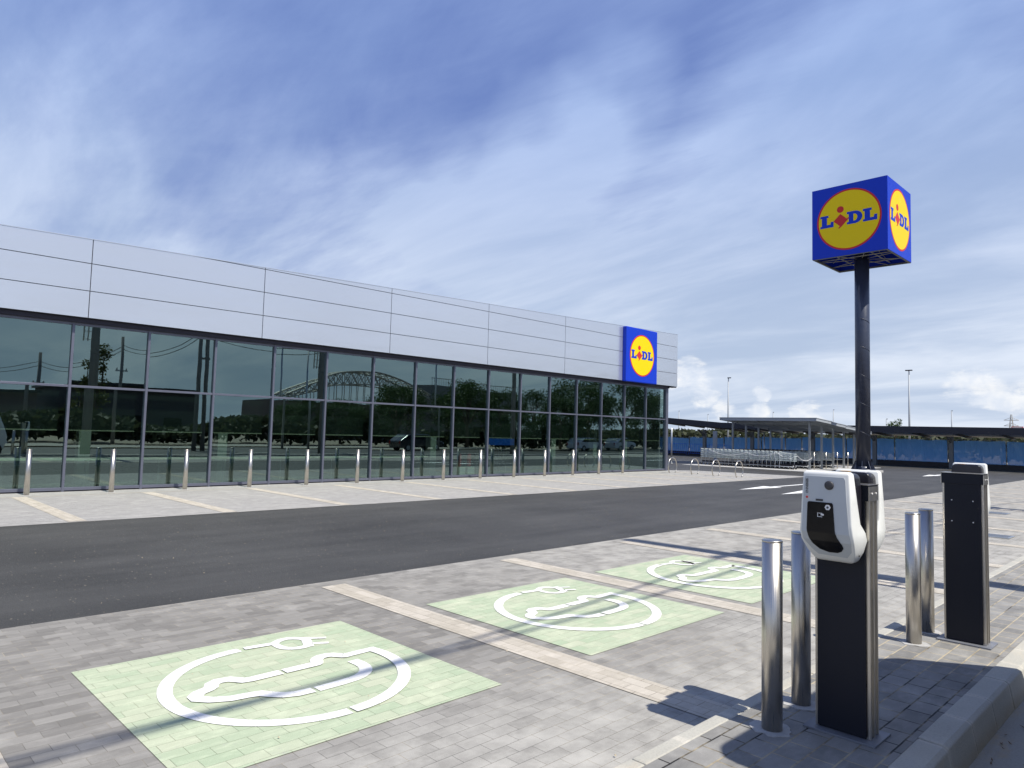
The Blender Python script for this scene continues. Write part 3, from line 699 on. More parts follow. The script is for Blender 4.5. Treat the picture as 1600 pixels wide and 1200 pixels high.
# ------------------------------------------------------------------ bollards
def bollard(lab, x, y, z, grp, h=1.035, rad=.056):
    r = thing('bollard', lab, 'bollard', (x, y, z), 0, grp)
    b = MB(); b.lathe([(rad, 0), (rad, h-.012)], 36); b.obj('tube', 'brushed_steel', r)
    b = MB(); b.lathe([(rad+.0005, h-.0115), (rad+.0005, h-.004), (rad-.006, h), (.004, h+.002)], 36); b.obj('cap', 'brushed_steel', r)
    b = MB(); n = 20; ring = [((rad+random.uniform(.03, .07))*math.cos(2*PI*k/n), (rad+random.uniform(.03, .07))*math.sin(2*PI*k/n)) for k in range(n)]
    b.prism(ring, -.01, .004); b.obj('cement_collar', 'cement', r)
    return r
G1 = 'steel bollards beside the charging posts'
bollard('brushed steel bollard nearest the camera, left of the white charger', 3.885, 1.81, .1, G1)
bollard('brushed steel bollard half hidden behind the white charger post', 4.385, 1.86, .1, G1)
bollard('brushed steel bollard between the two charging posts, left and nearer of the pair', 6.39, 1.80, .1, G1)
bollard('brushed steel bollard just left of the farther charging post, right of the pair', 6.86, 1.83, .1, G1)
G2 = 'steel bollards along the glass facade'
names = ['at the left edge of the photo', 'second from the left', 'third from the left', 'fourth from the left', 'fifth from the left', 'sixth from the left', 'seventh from the left', 'seventh from the building corner end', 'left of the blue banner board', 'right of the blue banner board', 'fifth from the building corner end', 'fourth from the building corner end', 'second but one before the building corner', 'below the blue wall sign, nearest the corner']
names = ['leftmost of the row', 'second from the left', 'third from the left', 'fourth from the left', 'fifth from the left', 'sixth from the left', 'seventh from the left, mid row', 'seventh from the right, mid row', 'sixth from the right, near the red extinguishers', 'fifth from the right, near the blue banner', 'fourth from the right', 'third from the right', 'second from the right', 'rightmost, below the blue wall sign']
for i in range(14):
    bollard('steel bollard before the shop glass, '+names[i], 3.53+1.711*i, 18.9, 0, G2, h=1.03)

# ------------------------------------------------------------------ charging posts
def xf(z):  # front face depth of the cover at height z
    t_ = [(1.40, -.245), (1.235, -.245), (1.19, -.226), (1.13, -.178), (1.085, -.140), (1.0, -.09)]
    if z >= 1.40: return -.245+(z-1.40)*.0333
    for (z0, x0), (z1, x1) in zip(t_, t_[1:]):
        if z >= z1: return x1+(x0-x1)*(z-z1)/(z0-z1)
    return -.1
def loft(b, secs, mi=0):
    rings = [[b.bm.verts.new(p) for p in s] for s in secs]; n = len(rings[0])
    for a, c in zip(rings, rings[1:]):
        for k in range(n): b.bm.faces.new((a[k], a[(k+1) % n], c[(k+1) % n], c[k])).material_index = mi
    b.bm.faces.new(rings[0][::-1]); b.bm.faces.new(rings[-1])
def text_mesh(txt, size, name, mat, parent, mw, extrude=.0004):
    cu = bpy.data.curves.new(name, 'FONT'); cu.body = txt; cu.size = size; cu.extrude = extrude; cu.resolution_u = 3; cu.offset = .0004; cu.align_x = 'LEFT'
    to = bpy.data.objects.new('tmp', cu); C.objects.link(to); bpy.context.view_layer.update()
    me = bpy.data.meshes.new_from_object(to.evaluated_get(bpy.context.evaluated_depsgraph_get())); bpy.data.objects.remove(to, do_unlink=True)
    o = bpy.data.objects.new(name, me); me.materials.clear(); me.materials.append(M[mat]); C.objects.link(o); o.parent = parent; o.matrix_local = mw
    return o
def charger_unit(lab, loc, flip, full=True, grp='wall boxes hung on the charging posts'):
    """box hung on a post; local -X is its front, z as in the world with the island top at .10"""
    r = thing('charging_box', lab, 'charger', loc, PI if flip else 0, grp)
    if flip: r.scale = (.70, 1, 1)
    S_ = [(1.562, -.228, -.180, .112), (1.550, -.240, -.170, .121), (1.40, -.245, -.145, .130), (1.285, -.245, -.115, .135), (1.235, -.245, -.055, .140), (1.19, -.226, -.028, .139), (1.13, -.178, -.040, .125), (1.085, -.140, -.052, .104), (1.072, -.118, -.062, .090)]
    b = MB(); loft(b, [[(xa, -h, z), (xb, -h, z), (xb, h, z), (xa, h, z)] for z, xa, xb, h in S_]); b.obj('cover', 'cover_white', r, bevel=.008, seg=3, smooth=True)
    b = MB(); loft(b, [[(xa, -h, z), (-.028, -h, z), (-.028, h, z), (xa, h, z)] for z, xa, h in ((1.552, -.150, .085), (1.535, -.172, .104), (1.46, -.160, .112), (1.29, -.112, .112), (1.21, -.060, .112))])
    b.obj('housing', 'black_plastic', r, bevel=.018, seg=4, smooth=True)
    def slab(nm, poly, mat, th=.003, off=.0, parent=r, nseg=8):
        """thin plate following the bent front"""
        zs_ = sorted(set([round(z, 4) for _, z in poly]+[1.215])); b = MB()
        bm = b.bm; vs = [bm.verts.new((0, y, z)) for y, z in poly]; bm.faces.new(vs)
        for z in [1.40, 1.235, 1.19, 1.13]:
            bmesh.ops.bisect_plane(bm, geom=list(bm.verts)+list(bm.edges)+list(bm.faces), plane_co=(0, 0, z), plane_no=(0, 0, 1))
        ext = bmesh.ops.extrude_face_region(bm, geom=list(bm.faces)); nv = [v for v in ext['geom'] if isinstance(v, bmesh.types.BMVert)]
        ns = set(nv)
        for v in bm.verts: v.co.x = xf(v.co.z)-off-(th if v in ns else -.004)
        return b.obj(nm, mat, parent)
    # light grey inset face
    gp = [(.112, 1.520), (.120, 1.36), (.128, 1.235), (.126, 1.19), (.098, 1.14), (.070, 1.108), (-.080, 1.104), (-.112, 1.14), (-.124, 1.19), (-.122, 1.235), (-.112, 1.36), (-.102, 1.520), (-.094, 1.533), (.104, 1.533)]
    slab('face_plate', gp, 'cover_grey', .0022)
    # gloss black reader window, rounded at the foot
    bp = [(.088, 1.396), (.094, 1.388), (.099, 1.25), (.094, 1.205), (.081, 1.170), (.052, 1.140), (.006, 1.126), (-.040, 1.128), (-.062, 1.138), (-.077, 1.158), (-.075, 1.178), (-.056, 1.215), (-.049, 1.25), (-.040, 1.388), (-.034, 1.396)]
    slab('reader_window', bp, 'gloss_black', .0055)
    if full:
        f = -.245
        b = MB(); b.lathe([(.024, 0), (.024, .005), (.018, .008), (.002, .009)], 28); o = b.obj('status_lamp', 'print_dark', r); o.matrix_local = Matrix.Translation((f+.0012, -.020, 1.488)) @ Matrix.Rotation(-PI/2, 4, 'Y')
        b = MB(); b.box(f-.0035, f-.0018, .012, .050, 1.402, 1.411).box(f-.0035, f-.0018, .012, .050, 1.4112, 1.4125); b.obj('label_strip', 'print_dark', r)
        b = MB(); b.prism([(-.014+.0155*math.cos(PI/3*k), 1.371+.0155*math.sin(PI/3*k)) for k in range(6)], 0, .0012, lambda y, z, h: (f-.0067-h, y, z)); b.obj('hexagon_mark', 'label_white', r)
        b = MB(); b.prism([(-.014+.006*math.cos(PI/6*k), 1.371+.006*math.sin(PI/6*k)) for k in range(12)], 0, .0006, lambda y, z, h: (f-.0081-h, y, z)); b.obj('hexagon_ring', 'print_dark', r)
        b = MB(); b.box(f-.0078, f-.0067, .014, .040, 1.317, 1.320).box(f-.0078, f-.0067, .014, .034, 1.336, 1.339).box(f-.0078, f-.0067, .037, .040, 1.320, 1.339).box(f-.0078, f-.0067, .006, .022, 1.326, 1.335); b.obj('card_icon', 'label_white', r)
        b = MB(); b.box(f-.0035, f-.0018, .092, .103, 1.413, 1.424); b.obj('red_mark', 'print_red', r)
        mw = Matrix(((0, 0, -1, f-.0012), (-1, 0, 0, 0), (0, 1, 0, 0), (0, 0, 0, 1)))
        mw = Matrix.Translation((f-.0005, .092, 1.426)) @ Matrix(((0, 0, -1, 0), (0, 1, 0, 0), (1, 0, 0, 0), (0, 0, 0, 1)))
        o = text_mesh('MENNEKES', .0185, 'maker_name', 'print_dark', r, mw)
        b = MB(); b.lathe([(.005, 0), (.005, .004)], 14); o = b.obj('lock_plug', 'print_dark', r); o.matrix_local = Matrix.Translation((-.10, -.119, 1.115)) @ Matrix.Rotation(PI/2, 4, 'X')
    for y, mt in ((.045, 'label_white'), (-.045, 'label_yellow')):
        b = MB(); b.box(-.128, -.075, y-.024, y+.024, 1.550, 1.5535); b.obj('warning_label', mt, r)
    return r
def charging_post(lab, x, y, rz=0.):
    r = thing('charging_post', lab, 'post', (x, y, .1), rz, 'navy charging posts on the island')
    for s in (-1, 1):
        b = MB(); b.box(s*.066-.004, s*.066+.004, -.128, .128, .02, 1.30); b.obj('side_panel', 'navy_steel', r)
        b = MB(); b.box(-.056, .056, s*.132-.007, s*.132+.007, .012, 1.345).box(-.061, -.052, s*.139-.011, s*.139+.005, .012, 1.34).box(.052, .061, s*.139-.011, s*.139+.005, .012, 1.34).box(-.006, .006, s*.139-.011, s*.139+.002, .012, 1.34); b.obj('steel_rail', 'brushed_steel', r, bevel=.0015)
    b = MB(); b.box(-.060, .060, -.122, .122, .012, 1.33); b.obj('core', 'navy_steel', r)
    b = MB(); b.box(-.074, .074, -.151, .151, 1.353, 1.36).box(-.074, -.0705, -.147, .147, 1.275, 1.3528).box(.0705, .074, -.147, .147, 1.275, 1.3528); b.obj('cap', ['navy_steel'], r, bevel=.001)
    b = MB(); b.box(-.0705, .0705, -.153, -.148, 1.275, 1.3528).box(-.0705, .0705, .148, .153, 1.275, 1.3528).box(-.076, .076, -.153, .153, 1.3605, 1.364); b.obj('cap_trim', 'brushed_steel', r)
    b = MB()
    for q in (-.03, .03): b.tube([(q, -.153, 1.315), (q, -.157, 1.315)], .005, 10)
    for q in (-.075, .075):
        for z in (.97, 1.14): b.tube([(-.071, q, z), (-.0735, q, z)], .0048, 10)
    b.obj('screw', 'label_white', r)
    b = MB(); b.box(-.125, .125, -.19, .19, .0, .012); b.obj('base_plate', 'plate_zinc', r, bevel=.002)
    return r
p1 = charging_post('dark navy steel post carrying two charging boxes, nearest the camera', 4.175, 1.52)
p2 = charging_post('dark navy steel post with four bare screws, farther along the island', 6.77, 1.52)
charger_unit('white charging box with glossy black window facing left on the nearest post', (4.175-.047, 1.515, -.028), False)
charger_unit('charging box mostly hidden on the far side of the nearest post', (4.175+.047, 1.515, -.028), True, False)
charger_unit('charging box hidden behind the farther post, dark top with two stickers showing', (6.77+.047, 1.52, -.02), True, False)

# ------------------------------------------------------------------ bicycle hoops
for y, lb in ((18.15, 'farthest of the four, nearest the glass corner'), (16.98, 'second from the glass corner'), (15.92, 'third from the glass corner'), (14.82, 'nearest the road')):
    b = MB(); r0 = .40; pts = []
    for a in range(-46, 227, 8): pts.append((r0*math.cos(R(a)), 0, .31+r0*math.sin(R(a))))
    pts = [(.30, 0, -.02)]+pts+[(-.30, 0, -.02)]
    b.tube(pts, .024, 10); o = b.obj('bicycle_hoop', 'brushed_steel'); o.location = (28.62, y, 0); o.rotation_euler = (0, 0, R(4))
    tag(o, 'round steel bicycle hoop, '+lb, 'bicycle rack', 'bicycle hoops right of the shop')
b = MB(); b.lathe([(.05, 0), (.05, 2.2), (.02, 2.22)], 16); b.lathe([(.11, 0), (.11, .015)], 16)
o = b.obj('steel_post', 'galvanised'); o.location = (38.5, 24.5, 0); tag(o, 'slim pale steel post just right of the shop corner', 'post')
b = MB(); b.box(-.12, .12, -.12, .12, 0, 2.07).box(-.19, .19, -.19, .19, 0, .02).box(-.125, .125, -.125, .125, 2.0701, 2.09); o = b.obj('steel_post', 'sheet_grey', None, bevel=.008)
o.location = (41.2, 23.0, .02); o.rotation_euler = (0, 0, .3); tag(o, 'thick square grey steel post left of the trolley shelter', 'post')

# ------------------------------------------------------------------ trolleys and their shelter
b = MB(); b.box(37.6, 49.6, 15.8, 23.2, -.05, .02); struct(b.obj('trolley_pad', 'cement', bevel=.01))
def make_trolley(loc, lab, grp, fork='galvanised'):
    r = thing('shopping_trolley', lab, 'trolley', loc, 0, grp)
    # front (narrow, low) points to -Y, handle at +Y
    def wpt(u, s, v):  # u 0..1 along, s -1..1 across, v 0..1 up
        w_ = .20+.08*u; zb = .46+.02*u; zt = .86+.12*u
        return (s*w_, -.40+.82*u, zb+(zt-zb)*v)
    b = MB()
    for s in (-1, 1):
        for k in range(9): b.tube([wpt(k/8, s, 0), wpt(k/8, s, 1)], .009, 4, False)
        for k in range(5): b.tube([wpt(0, s, k/4), wpt(1, s, k/4)], .011, 4, False)
    for k in range(5): b.tube([wpt(0, -1+k/2, 0), wpt(0, -1+k/2, 1)], .009, 4, False); b.tube([wpt(1, -1+k/2, 0), wpt(1, -1+k/2, 1)], .009, 4, False)
    for k in range(4): b.tube([wpt(0, -1, k/3), wpt(0, 1, k/3)], .011, 4, False); b.tube([wpt(1, -1, k/3), wpt(1, 1, k/3)], .009, 4, False)
    for k in range(7): b.tube([wpt(k/6, -1, 0), wpt(k/6, 1, 0)], .009, 4, False)
    b.obj('basket', 'trolley_chrome', r)
    b = MB()
    for s in (-1, 1): b.tube([(s*.27, .42, .95), (s*.26, .36, .46), (s*.25, .40, .16), (s*.19, -.36, .14), (s*.17, -.38, .20)], .02, 6)
    b.tube([(-.2, .38, .18), (.2, .38, .18)], .011, 6); b.obj('frame', fork, r)
    b = MB(); b.box(-.20, .20, -.33, .37, .17, .27); b.obj('under_shade_block', 'black_plastic', r)  # black block added under the basket, standing in for the shade there
    b = MB(); b.tube([(-.27, .46, 1.0), (.27, .46, 1.0)], .018, 8)
    for s in (-1, 1): b.tube([(s*.27, .46, 1.0), (s*.27, .41, .93)], .012, 6)
    b.obj('handle', 'black_plastic', r)
    for s in (-1, 1):
        for y in (-.36, .38):
            x = s*(.19 if y < 0 else .25)
            b = MB(); b.tube([(x-.018, y, .075), (x+.018, y, .075)], .075, 12); o = b.obj('wheel', 'rubber', r)
            b = MB(); b.box(x-.022, x+.022, y-.02, y+.02, .07, .15); b.obj('caster', fork, o)
    return r
rows = [(39.35, 17.0, 20, 'trolley_a'), (41.2, 16.95, 14, 'b'), (42.95, 16.95, 14, 'c'), (44.65, 16.95, 14, 'd')]
rl = ['nested in the long outer row left of the shelter posts', 'nested in the first row under the shelter roof', 'nested in the second row under the shelter roof', 'nested in the third row under the shelter roof']
base = {}
for ri, (x, y0, n, _) in enumerate(rows):
    for k in range(n):
        fork = 'trolley_white' if (k < 2 or ri) else 'galvanised'
        lab = 'wire shopping trolley '+rl[ri]
        if k == 0: lab = 'wire shopping trolley at the near end of '+['the long outer row', 'the first shelter row', 'the second shelter row', 'the third shelter row'][ri]
        if k == n-1 and ri == 0: lab = 'wire shopping trolley at the far left end of the long outer row'
        loc = (x+random.uniform(-.03, .03), y0+.4+.26*k, .02)
        if fork not in base: base[fork] = o = make_trolley(loc, lab, '', fork)
        else: o = dup(base[fork], loc, None, lab)
        o['group'] = 'trolleys '+rl[ri]
S2 = thing('trolley_shelter', 'grey steel trolley shelter with sloping sheet roof on slim posts', 'shelter')
for k in range(5):
    for y in (16.6, 21.3):
        x = 40.31+1.705*k; zr = 2.86-.085*(x-39.5)
        b = MB(); b.box(x-.05, x+.05, y-.05, y+.05, .02, zr-.09).box(x-.11, x+.11, y-.11, y+.11, .02, .04); b.obj('post', 'galvanised', S2)
for k in range(4):
    x0, x1 = 39.45+2.15*k, 39.45+2.15*(k+1)+.05; z0 = 2.93-.075*(x0-39.5); z1 = z0-.13
    b = MB(); b.prism([(x0, z0-.03), (x1, z1-.03), (x1, z1), (x0, z0)], 15.85, 21.75, lambda p, q, h: (p, h, q)); b.obj('roof_sheet', 'sheet_grey', S2)
    b = MB()
    for y in (15.9, 21.7): b.prism([(x0, z0-.17), (x1, z1-.17), (x1, z1-.035), (x0, z0-.035)], y-.03, y+.03, lambda p, q, h: (p, h, q))
    b.box(x0+.02, x0+.10, 15.94, 21.66, z0-.19, z0-.037)
    for y in (17.3, 18.8, 20.3): b.prism([(x0+.11, z0-.12), (x1, z1-.12), (x1, z1-.034), (x0+.11, z0-.04)], y-.03, y+.03, lambda p, q, h: (p, h, q))
    b.obj('roof_frame', 'sheet_grey', S2)
for k in range(1, 5):
    x = 40.31+1.705*(k-1)+.85
    b = MB(); b.tube([(x-.45, 16.5, .02), (x-.45, 16.5, 1.0)], .028, 8); b.obj('guide_post', 'brushed_steel', S2)
for k in range(4):
    x = 40.31+1.705*k
    b = MB(); b.tube([(x, 16.6, .55), (x, 21.3, .55)], .022, 8); b.obj('guide_rail', 'galvanised', S2)
# portal frame half way along, seen through the posts
b = MB(); b.tube([(43.9, 21.0, 0.02), (43.9, 21.0, 2.0), (43.9, 19.6, 2.0), (43.9, 19.6, .02)], .045, 8); o = b.obj('portal_frame', 'galvanised', S2)
# security rope along the trolleys
b = MB()
ps = [(38.95, 22.0, .90), (38.95, 19.7, .88), (38.98, 17.9, .95), (39.3, 16.85, .78), (40.3, 16.45, .70)]
pts = []
for a, c in zip(ps, ps[1:]):
    for i in range(10):
        t_ = i/10; pts.append(tuple(a[j]+(c[j]-a[j])*t_-(.22*4*t_*(1-t_) if j == 2 else 0) for j in range(3)))
b.tube(pts+[ps[-1]], .012, 6); tag(b.obj('locking_cable', 'label_white'), 'pale cable looped along the trolley row', 'cable')

# ------------------------------------------------------------------ car port behind
def carport(lab, x, y0, y1, z0, z1, posts, depth=4.6):
    r = thing('carport', lab, 'carport', (0, 0, 0))
    f = lambda p, q, h: (h, p, q)
    b = MB(); b.prism([(y0, z0-.46), (y1, z1-.46), (y1, z1), (y0, z0)], x, x+.06, f); b.obj('fascia', 'canopy_dark', r)
    b = MB(); v = [(x+.07, y0, z0-.36), (x+.07, y1, z1-.36), (x+depth, y1, z1-.62), (x+depth, y0, z0-.62)]
    b.quad(v); b.quad([(a, c, d+.06) for a, c, d in v]); b.obj('roof_sheet', 'canopy_sheet', r)
    b = MB(); n = 6
    for i in range(n+1):
        y = y0+(y1-y0)*i/n; zz = z0+(z1-z0)*i/n
        b.prism([(x+.07, zz-.5), (x+depth, zz-.76), (x+depth, zz-.63), (x+.07, zz-.37)], y-.05, y+.05, lambda p, q, h: (p, h, q))
    b.obj('rafters', 'canopy_dark', r)
    for y in posts:
        b = MB(); b.box(x+1.4, x+1.65, y-.13, y+.13, .0, z0-.6).prism([(x+.3, z0-.62), (x+1.42, 1.75), (x+1.42, 1.98), (x+.6, z0-.6)], y-.05, y+.05, lambda p, q, h: (p, h, q)); b.obj('post', 'canopy_sheet', r)
carport('long dark flat carport in front of the blue netting, right of the pylon pole', 54, 5.0, 20.4, 2.79, 2.84, (8.3, 13.2, 18.1))
carport('dark carport section behind the trolley shelter', 54, 20.42, 29.68, 2.85, 2.95, (22.6, 27.6))
carport('dark carport section beside the shop corner with a rising roof edge', 54, 29.7, 42, 2.96, 3.85, (32.0, 37.0))

# ------------------------------------------------------------------ blue netting fence
r = thing('netting_fence', 'long site fence hung with blue netting behind the carports', 'fence')
FX = 58; y = 3.5
while y < 46:
    y2 = y+3.5; tz = 2.0-.022*max(0, y-19)
    b = MB(); n = 10; v = []
    for i in range(n+1):
        yy = y+.04+(3.42)*i/n; v.append((b.bm.verts.new((FX+.04*math.sin(yy*5)+random.uniform(-.015, .015), yy, .30)), b.bm.verts.new((FX+.04*math.sin(yy*4+1), yy, tz-random.uniform(.03, .10)))))
    for a, c in zip(v, v[1:]): b.bm.faces.new((a[0], c[0], c[1], a[1]))
    b.obj('netting', 'mesh_blue', r, recalc=False)
    b = MB(); b.tube([(FX-.06, y, 0), (FX-.06, y, tz)], .024, 8).tube([(FX-.06, y, tz), (FX-.06, y2, tz)], .018, 6).tube([(FX-.06, y, .28), (FX-.06, y2, .28)], .018, 6); b.obj('fence_post', 'galvanised', r)
    y = y2
w_ = MB(); w_.box(57.3, 57.55, 3.5, 46, -.1, .36); o = w_.obj('low_wall', 'wall_dark', bevel=.01); tag(o, 'low dark wall at the foot of the blue netting fence', 'wall')
# crowd barriers leaning behind the left part of the netting
for i in range(4):
    y = 30.5+2.1*i
    b = MB(); b.tube([(57.0, y, .05), (57.0, y, 1.05), (57.0, y+1.9, 1.05), (57.0, y+1.9, .05)], .02, 6).tube([(57.0, y, .2), (57.0, y+1.9, .2)], .016, 6)
    for k in range(1, 9): b.tube([(57.0, y+.21*k, .2), (57.0, y+.21*k, 1.05)], .012, 5)
    o = b.obj('crowd_barrier', 'banner_blue'); tag(o, 'blue metal crowd barrier before the netting, '+['nearest the trolleys', 'second from the trolleys', 'third from the trolleys', 'closest to the shop corner'][i], 'barrier', 'blue crowd barriers by the fence')
# ------------------------------------------------------------------ tall lamps
def street_lamp(x, y, h, lab, two=False):
    r = thing('street_lamp', lab, 'street lamp', (x, y, 0), 0, 'street lamps beyond the fence')
    b = MB(); b.tube([(0, 0, 0), (0, 0, h)], [.10, .055], 10); b.obj('pole', 'sheet_grey', r)
    b = MB(); q = .62 if h > 7 else .3; b.box(-.12*q, .12*q, -.45*q, .45*q if two else .15*q, h-.02, h+.12*q); b.obj('lamp_head', 'trim_dark', r, bevel=.03)
street_lamp(66, 35.4, 7.75, 'tall street lamp above the trolley shelter, left edge of its roof')
street_lamp(66, 18.75, 7.8, 'tall street lamp right of the pylon pole', True)
for x, y, h, lb in ((90, 56.1, 5.4, 'tiny distant lamp nearest the shop corner'), (90, 51.4, 4.9, 'tiny distant lamp second from the shop corner'), (90, 41.84, 5.2, 'tiny distant lamp above the middle of the trolley shelter'), (90, 34.1, 5.5, 'tiny distant lamp just left of the pylon pole'), (80, 24.9, 4.1, 'tiny distant lamp just right of the pylon pole'), (90, 21.3, 5.35, 'tiny distant lamp above the second charging post')):
    street_lamp(x, y, h, lb)
r = thing('billboard', 'small distant billboard with red frame above the carport at far right', 'billboard', (110, 18.7, 0))
b = MB(); b.box(0, .1, -.55, .55, 3.1, 4.05); b.obj('panel', 'label_white', r)
b = MB(); b.box(-.03, .13, -.62, -.55, 3.05, 4.12).box(-.03, .13, .55, .62, 3.05, 4.12).box(-.03, .13, -.55, .55, 4.05, 4.12); b.obj('frame', 'sign_red', r)
b = MB(); b.lathe([(.22, 0), (.22, .02)], 20); o = b.obj('emblem', 'sign_blue', r); o.matrix_local = Matrix.Translation((-.005, 0, 3.6)) @ Matrix.Rotation(-PI/2, 4, 'Y')
b = MB(); b.tube([(.05, 0, 0), (.05, 0, 3.1)], .08, 8); b.obj('leg', 'galvanised', r)
r = thing('electricity_pylon', 'faint lattice electricity pylon above the carport at far right', 'pylon', (300, 52.7, 0))
b = MB(); HP = 12.5
for s in (-1, 1):
    for q in (-1, 1): b.tube([(s*1.2, q*1.2, 0), (s*.15, q*.15, HP)], .09, 4)
for z in (8.5, 10.5): b.tube([(0, -2.2, z), (0, 2.2, z)], .09, 4); b.tube([(0, -2.2, z), (0, 0, z+1)], .06, 4); b.tube([(0, 2.2, z), (0, 0, z+1)], .06, 4)
for k in range(8): b.tube([(0, (-1)**k*(1.2-.13*k), 1.4*k), (0, -(-1)**k*(1.2-.13*(k+1)), 1.4*(k+1))], .06, 4)
b.obj('lattice', 'truss_steel', r)

# ------------------------------------------------------------------ vegetation
def crown_mesh(name, rx, rz, n, leaf, seed, mat, shape='round', clumps=26):
    rd = random.Random(seed); b = MB(); bm = b.bm; cl = []
    for i in range(clumps):
        if shape == 'round':
            a = rd.uniform(0, 2*PI); u = rd.uniform(-.75, 1); q = math.sqrt(max(0, 1-u*u))*rd.uniform(.45, 1.0)
            cl.append((Vector((rx*q*math.cos(a), rx*q*math.sin(a), rz*u*.85)), rd.uniform(.20, .42)*rx))
        else:
            u = rd.uniform(-1, 1); a = rd.uniform(0, 2*PI); q = (1-((u+.3)/1.4)**2 if u > -.3 else 1)*rd.uniform(.1, .6)
            cl.append((Vector((rx*q*math.cos(a), rx*q*math.sin(a), rz*u)), rx*rd.uniform(.35, .6)))
    for i in range(n):
        c, cr = cl[i % clumps]; d = Vector((rd.gauss(0, 1), rd.gauss(0, 1), rd.gauss(0, .8))).normalized()*cr*rd.uniform(.35, 1.1)
        p = c+d; u = Vector((rd.gauss(0, 1), rd.gauss(0, 1), rd.gauss(0, .6))).normalized(); v = u.cross(Vector((rd.gauss(0, 1), rd.gauss(0, 1), rd.gauss(0, 1)))).normalized()
        l = leaf*rd.uniform(.6, 1.3)
        bm.faces.new([bm.verts.new(p-u*l), bm.verts.new(p+v*l*.5), bm.verts.new(p+u*l), bm.verts.new(p-v*l*.5)])
    bmesh.ops.translate(bm, verts=bm.verts, vec=(0, 0, 0)); return b, cl
def tree(x, y, h, rx, lab, grp, seed, n=6500, leaf=.13, mat='leaves', shape='round'):
    r = thing('leafy_tree', lab, 'tree', (x, y, 0), seed*1.3, grp)
    zc = h*(.62 if shape == 'round' else .52); rz = h-zc if shape == 'round' else h*.48
    b, cl = crown_mesh('crown', rx, rz, n, leaf, seed, mat, shape)
    o = b.obj('crown', mat, r, recalc=False); o.location = (0, 0, zc)
    b = MB(); b.tube([(0, 0, -.1), (.05, .03, h*.25), (0, .05, zc)], [h*.035, h*.026, h*.015], 8)
    for c, cr in cl[:9]: b.tube([(0, .03, h*.3), (c.x*.5, c.y*.5, zc+c.z*.5-.2), (c.x, c.y, zc+c.z)], [h*.014, h*.009, .02], 5)
    b.obj('trunk', 'bark', r); return r
GT = 'street trees across the road, mirrored in the shop glass'; LT = 'leafy green tree across the street, seen mirrored in the shop glass'
protos = [tree(72.5, -14, 8.3, 3.8, LT, GT, 1), tree(66, -14.5, 7.2, 3.5, LT, GT, 2), tree(60, -13.5, 5.3, 3.0, LT, GT, 3)]
for i, (x, y, s, k) in enumerate(((79, -14, .95, 1), (54, -14.5, .75, 2), (49, -17, .95, 1), (69, -18, 1.05, 0), (62.5, -20, .95, 1), (43.5, -22, .75, 0), (38, -24, .62, 1), (85, -15, 1, 0), (33, -26, .5, 1), (57, -20, .8, 0), (51.5, -22, .8, 1), (46.5, -26, .78, 0), (91, -16, .9, 1), (29.5, -27, .42, 2), (41, -25, .7, 2), (35.5, -28, .6, 0))):
    o = dup(protos[k], (x, y, 0), i*1.7); o.scale = (s, s, s)
tree(17.6, -30, 7.4, 1.3, 'slim yellowish cypress across the street, mirrored in the left glass panes', 'cypresses across the road', 11, 1800, .13, 'leaves_cypress', 'column')
tree(16.6, -30.5, 6.2, 1.2, 'shorter yellowish cypress across the street, mirrored in the left glass panes', 'cypresses across the road', 12, 1500, .13, 'leaves_cypress', 'column')
tree(75.5, 22.6, 3.95, 1.1, 'small green treetop showing over the carport right of the pylon pole', 'trees behind the fence', 21, 1400, .10)
# far hedge and scrub behind the netting
b, cl = MB(), None; rd = random.Random(5)
for i in range(12000):
    y = rd.uniform(-30, 110); x = 80+rd.gauss(0, 1.5); hh = 2.5+.12*math.sin(y*.35)+.12*math.sin(y*.13+1); z = rd.uniform(0, 1)**.5*hh
    u = Vector((rd.gauss(0, 1), rd.gauss(0, 1), rd.gauss(0, 1))).normalized(); v = u.cross(Vector((rd.gauss(0, 1), rd.gauss(0, 1), 1))).normalized(); l = .42
    p = Vector((x, y, z)); b.bm.faces.new([b.bm.verts.new(p-u*l), b.bm.verts.new(p+v*l*.6), b.bm.verts.new(p+u*l), b.bm.verts.new(p-v*l*.6)])
tag(b.obj('scrub', 'leaves_dull', recalc=False), 'dark olive scrub beyond the blue netting fence', 'scrub', kind='stuff')
# hedge mass on the far side of the street (mirrored in the glass)
b = MB()
for i in range(14000):
    x = rd.uniform(-20, 100); y = -19+rd.gauss(0, .9)-(6 if x < 45 else 0); hh = 2.0+.4*math.sin(x*.5)+.3*math.sin(x*.21); z = rd.uniform(0, 1)**.5*hh
    u = Vector((rd.gauss(0, 1), rd.gauss(0, 1), rd.gauss(0, 1))).normalized(); v = u.cross(Vector((rd.gauss(0, 1), rd.gauss(0, 1), 1))).normalized(); l = .36
    p = Vector((x, y, z)); b.bm.faces.new([b.bm.verts.new(p-u*l), b.bm.verts.new(p+v*l*.6), b.bm.verts.new(p+u*l), b.bm.verts.new(p-v*l*.6)])
tag(b.obj('hedge', 'leaves_dull', recalc=False), 'long dark hedge across the street, mirrored low in the shop glass', 'hedge', kind='stuff')

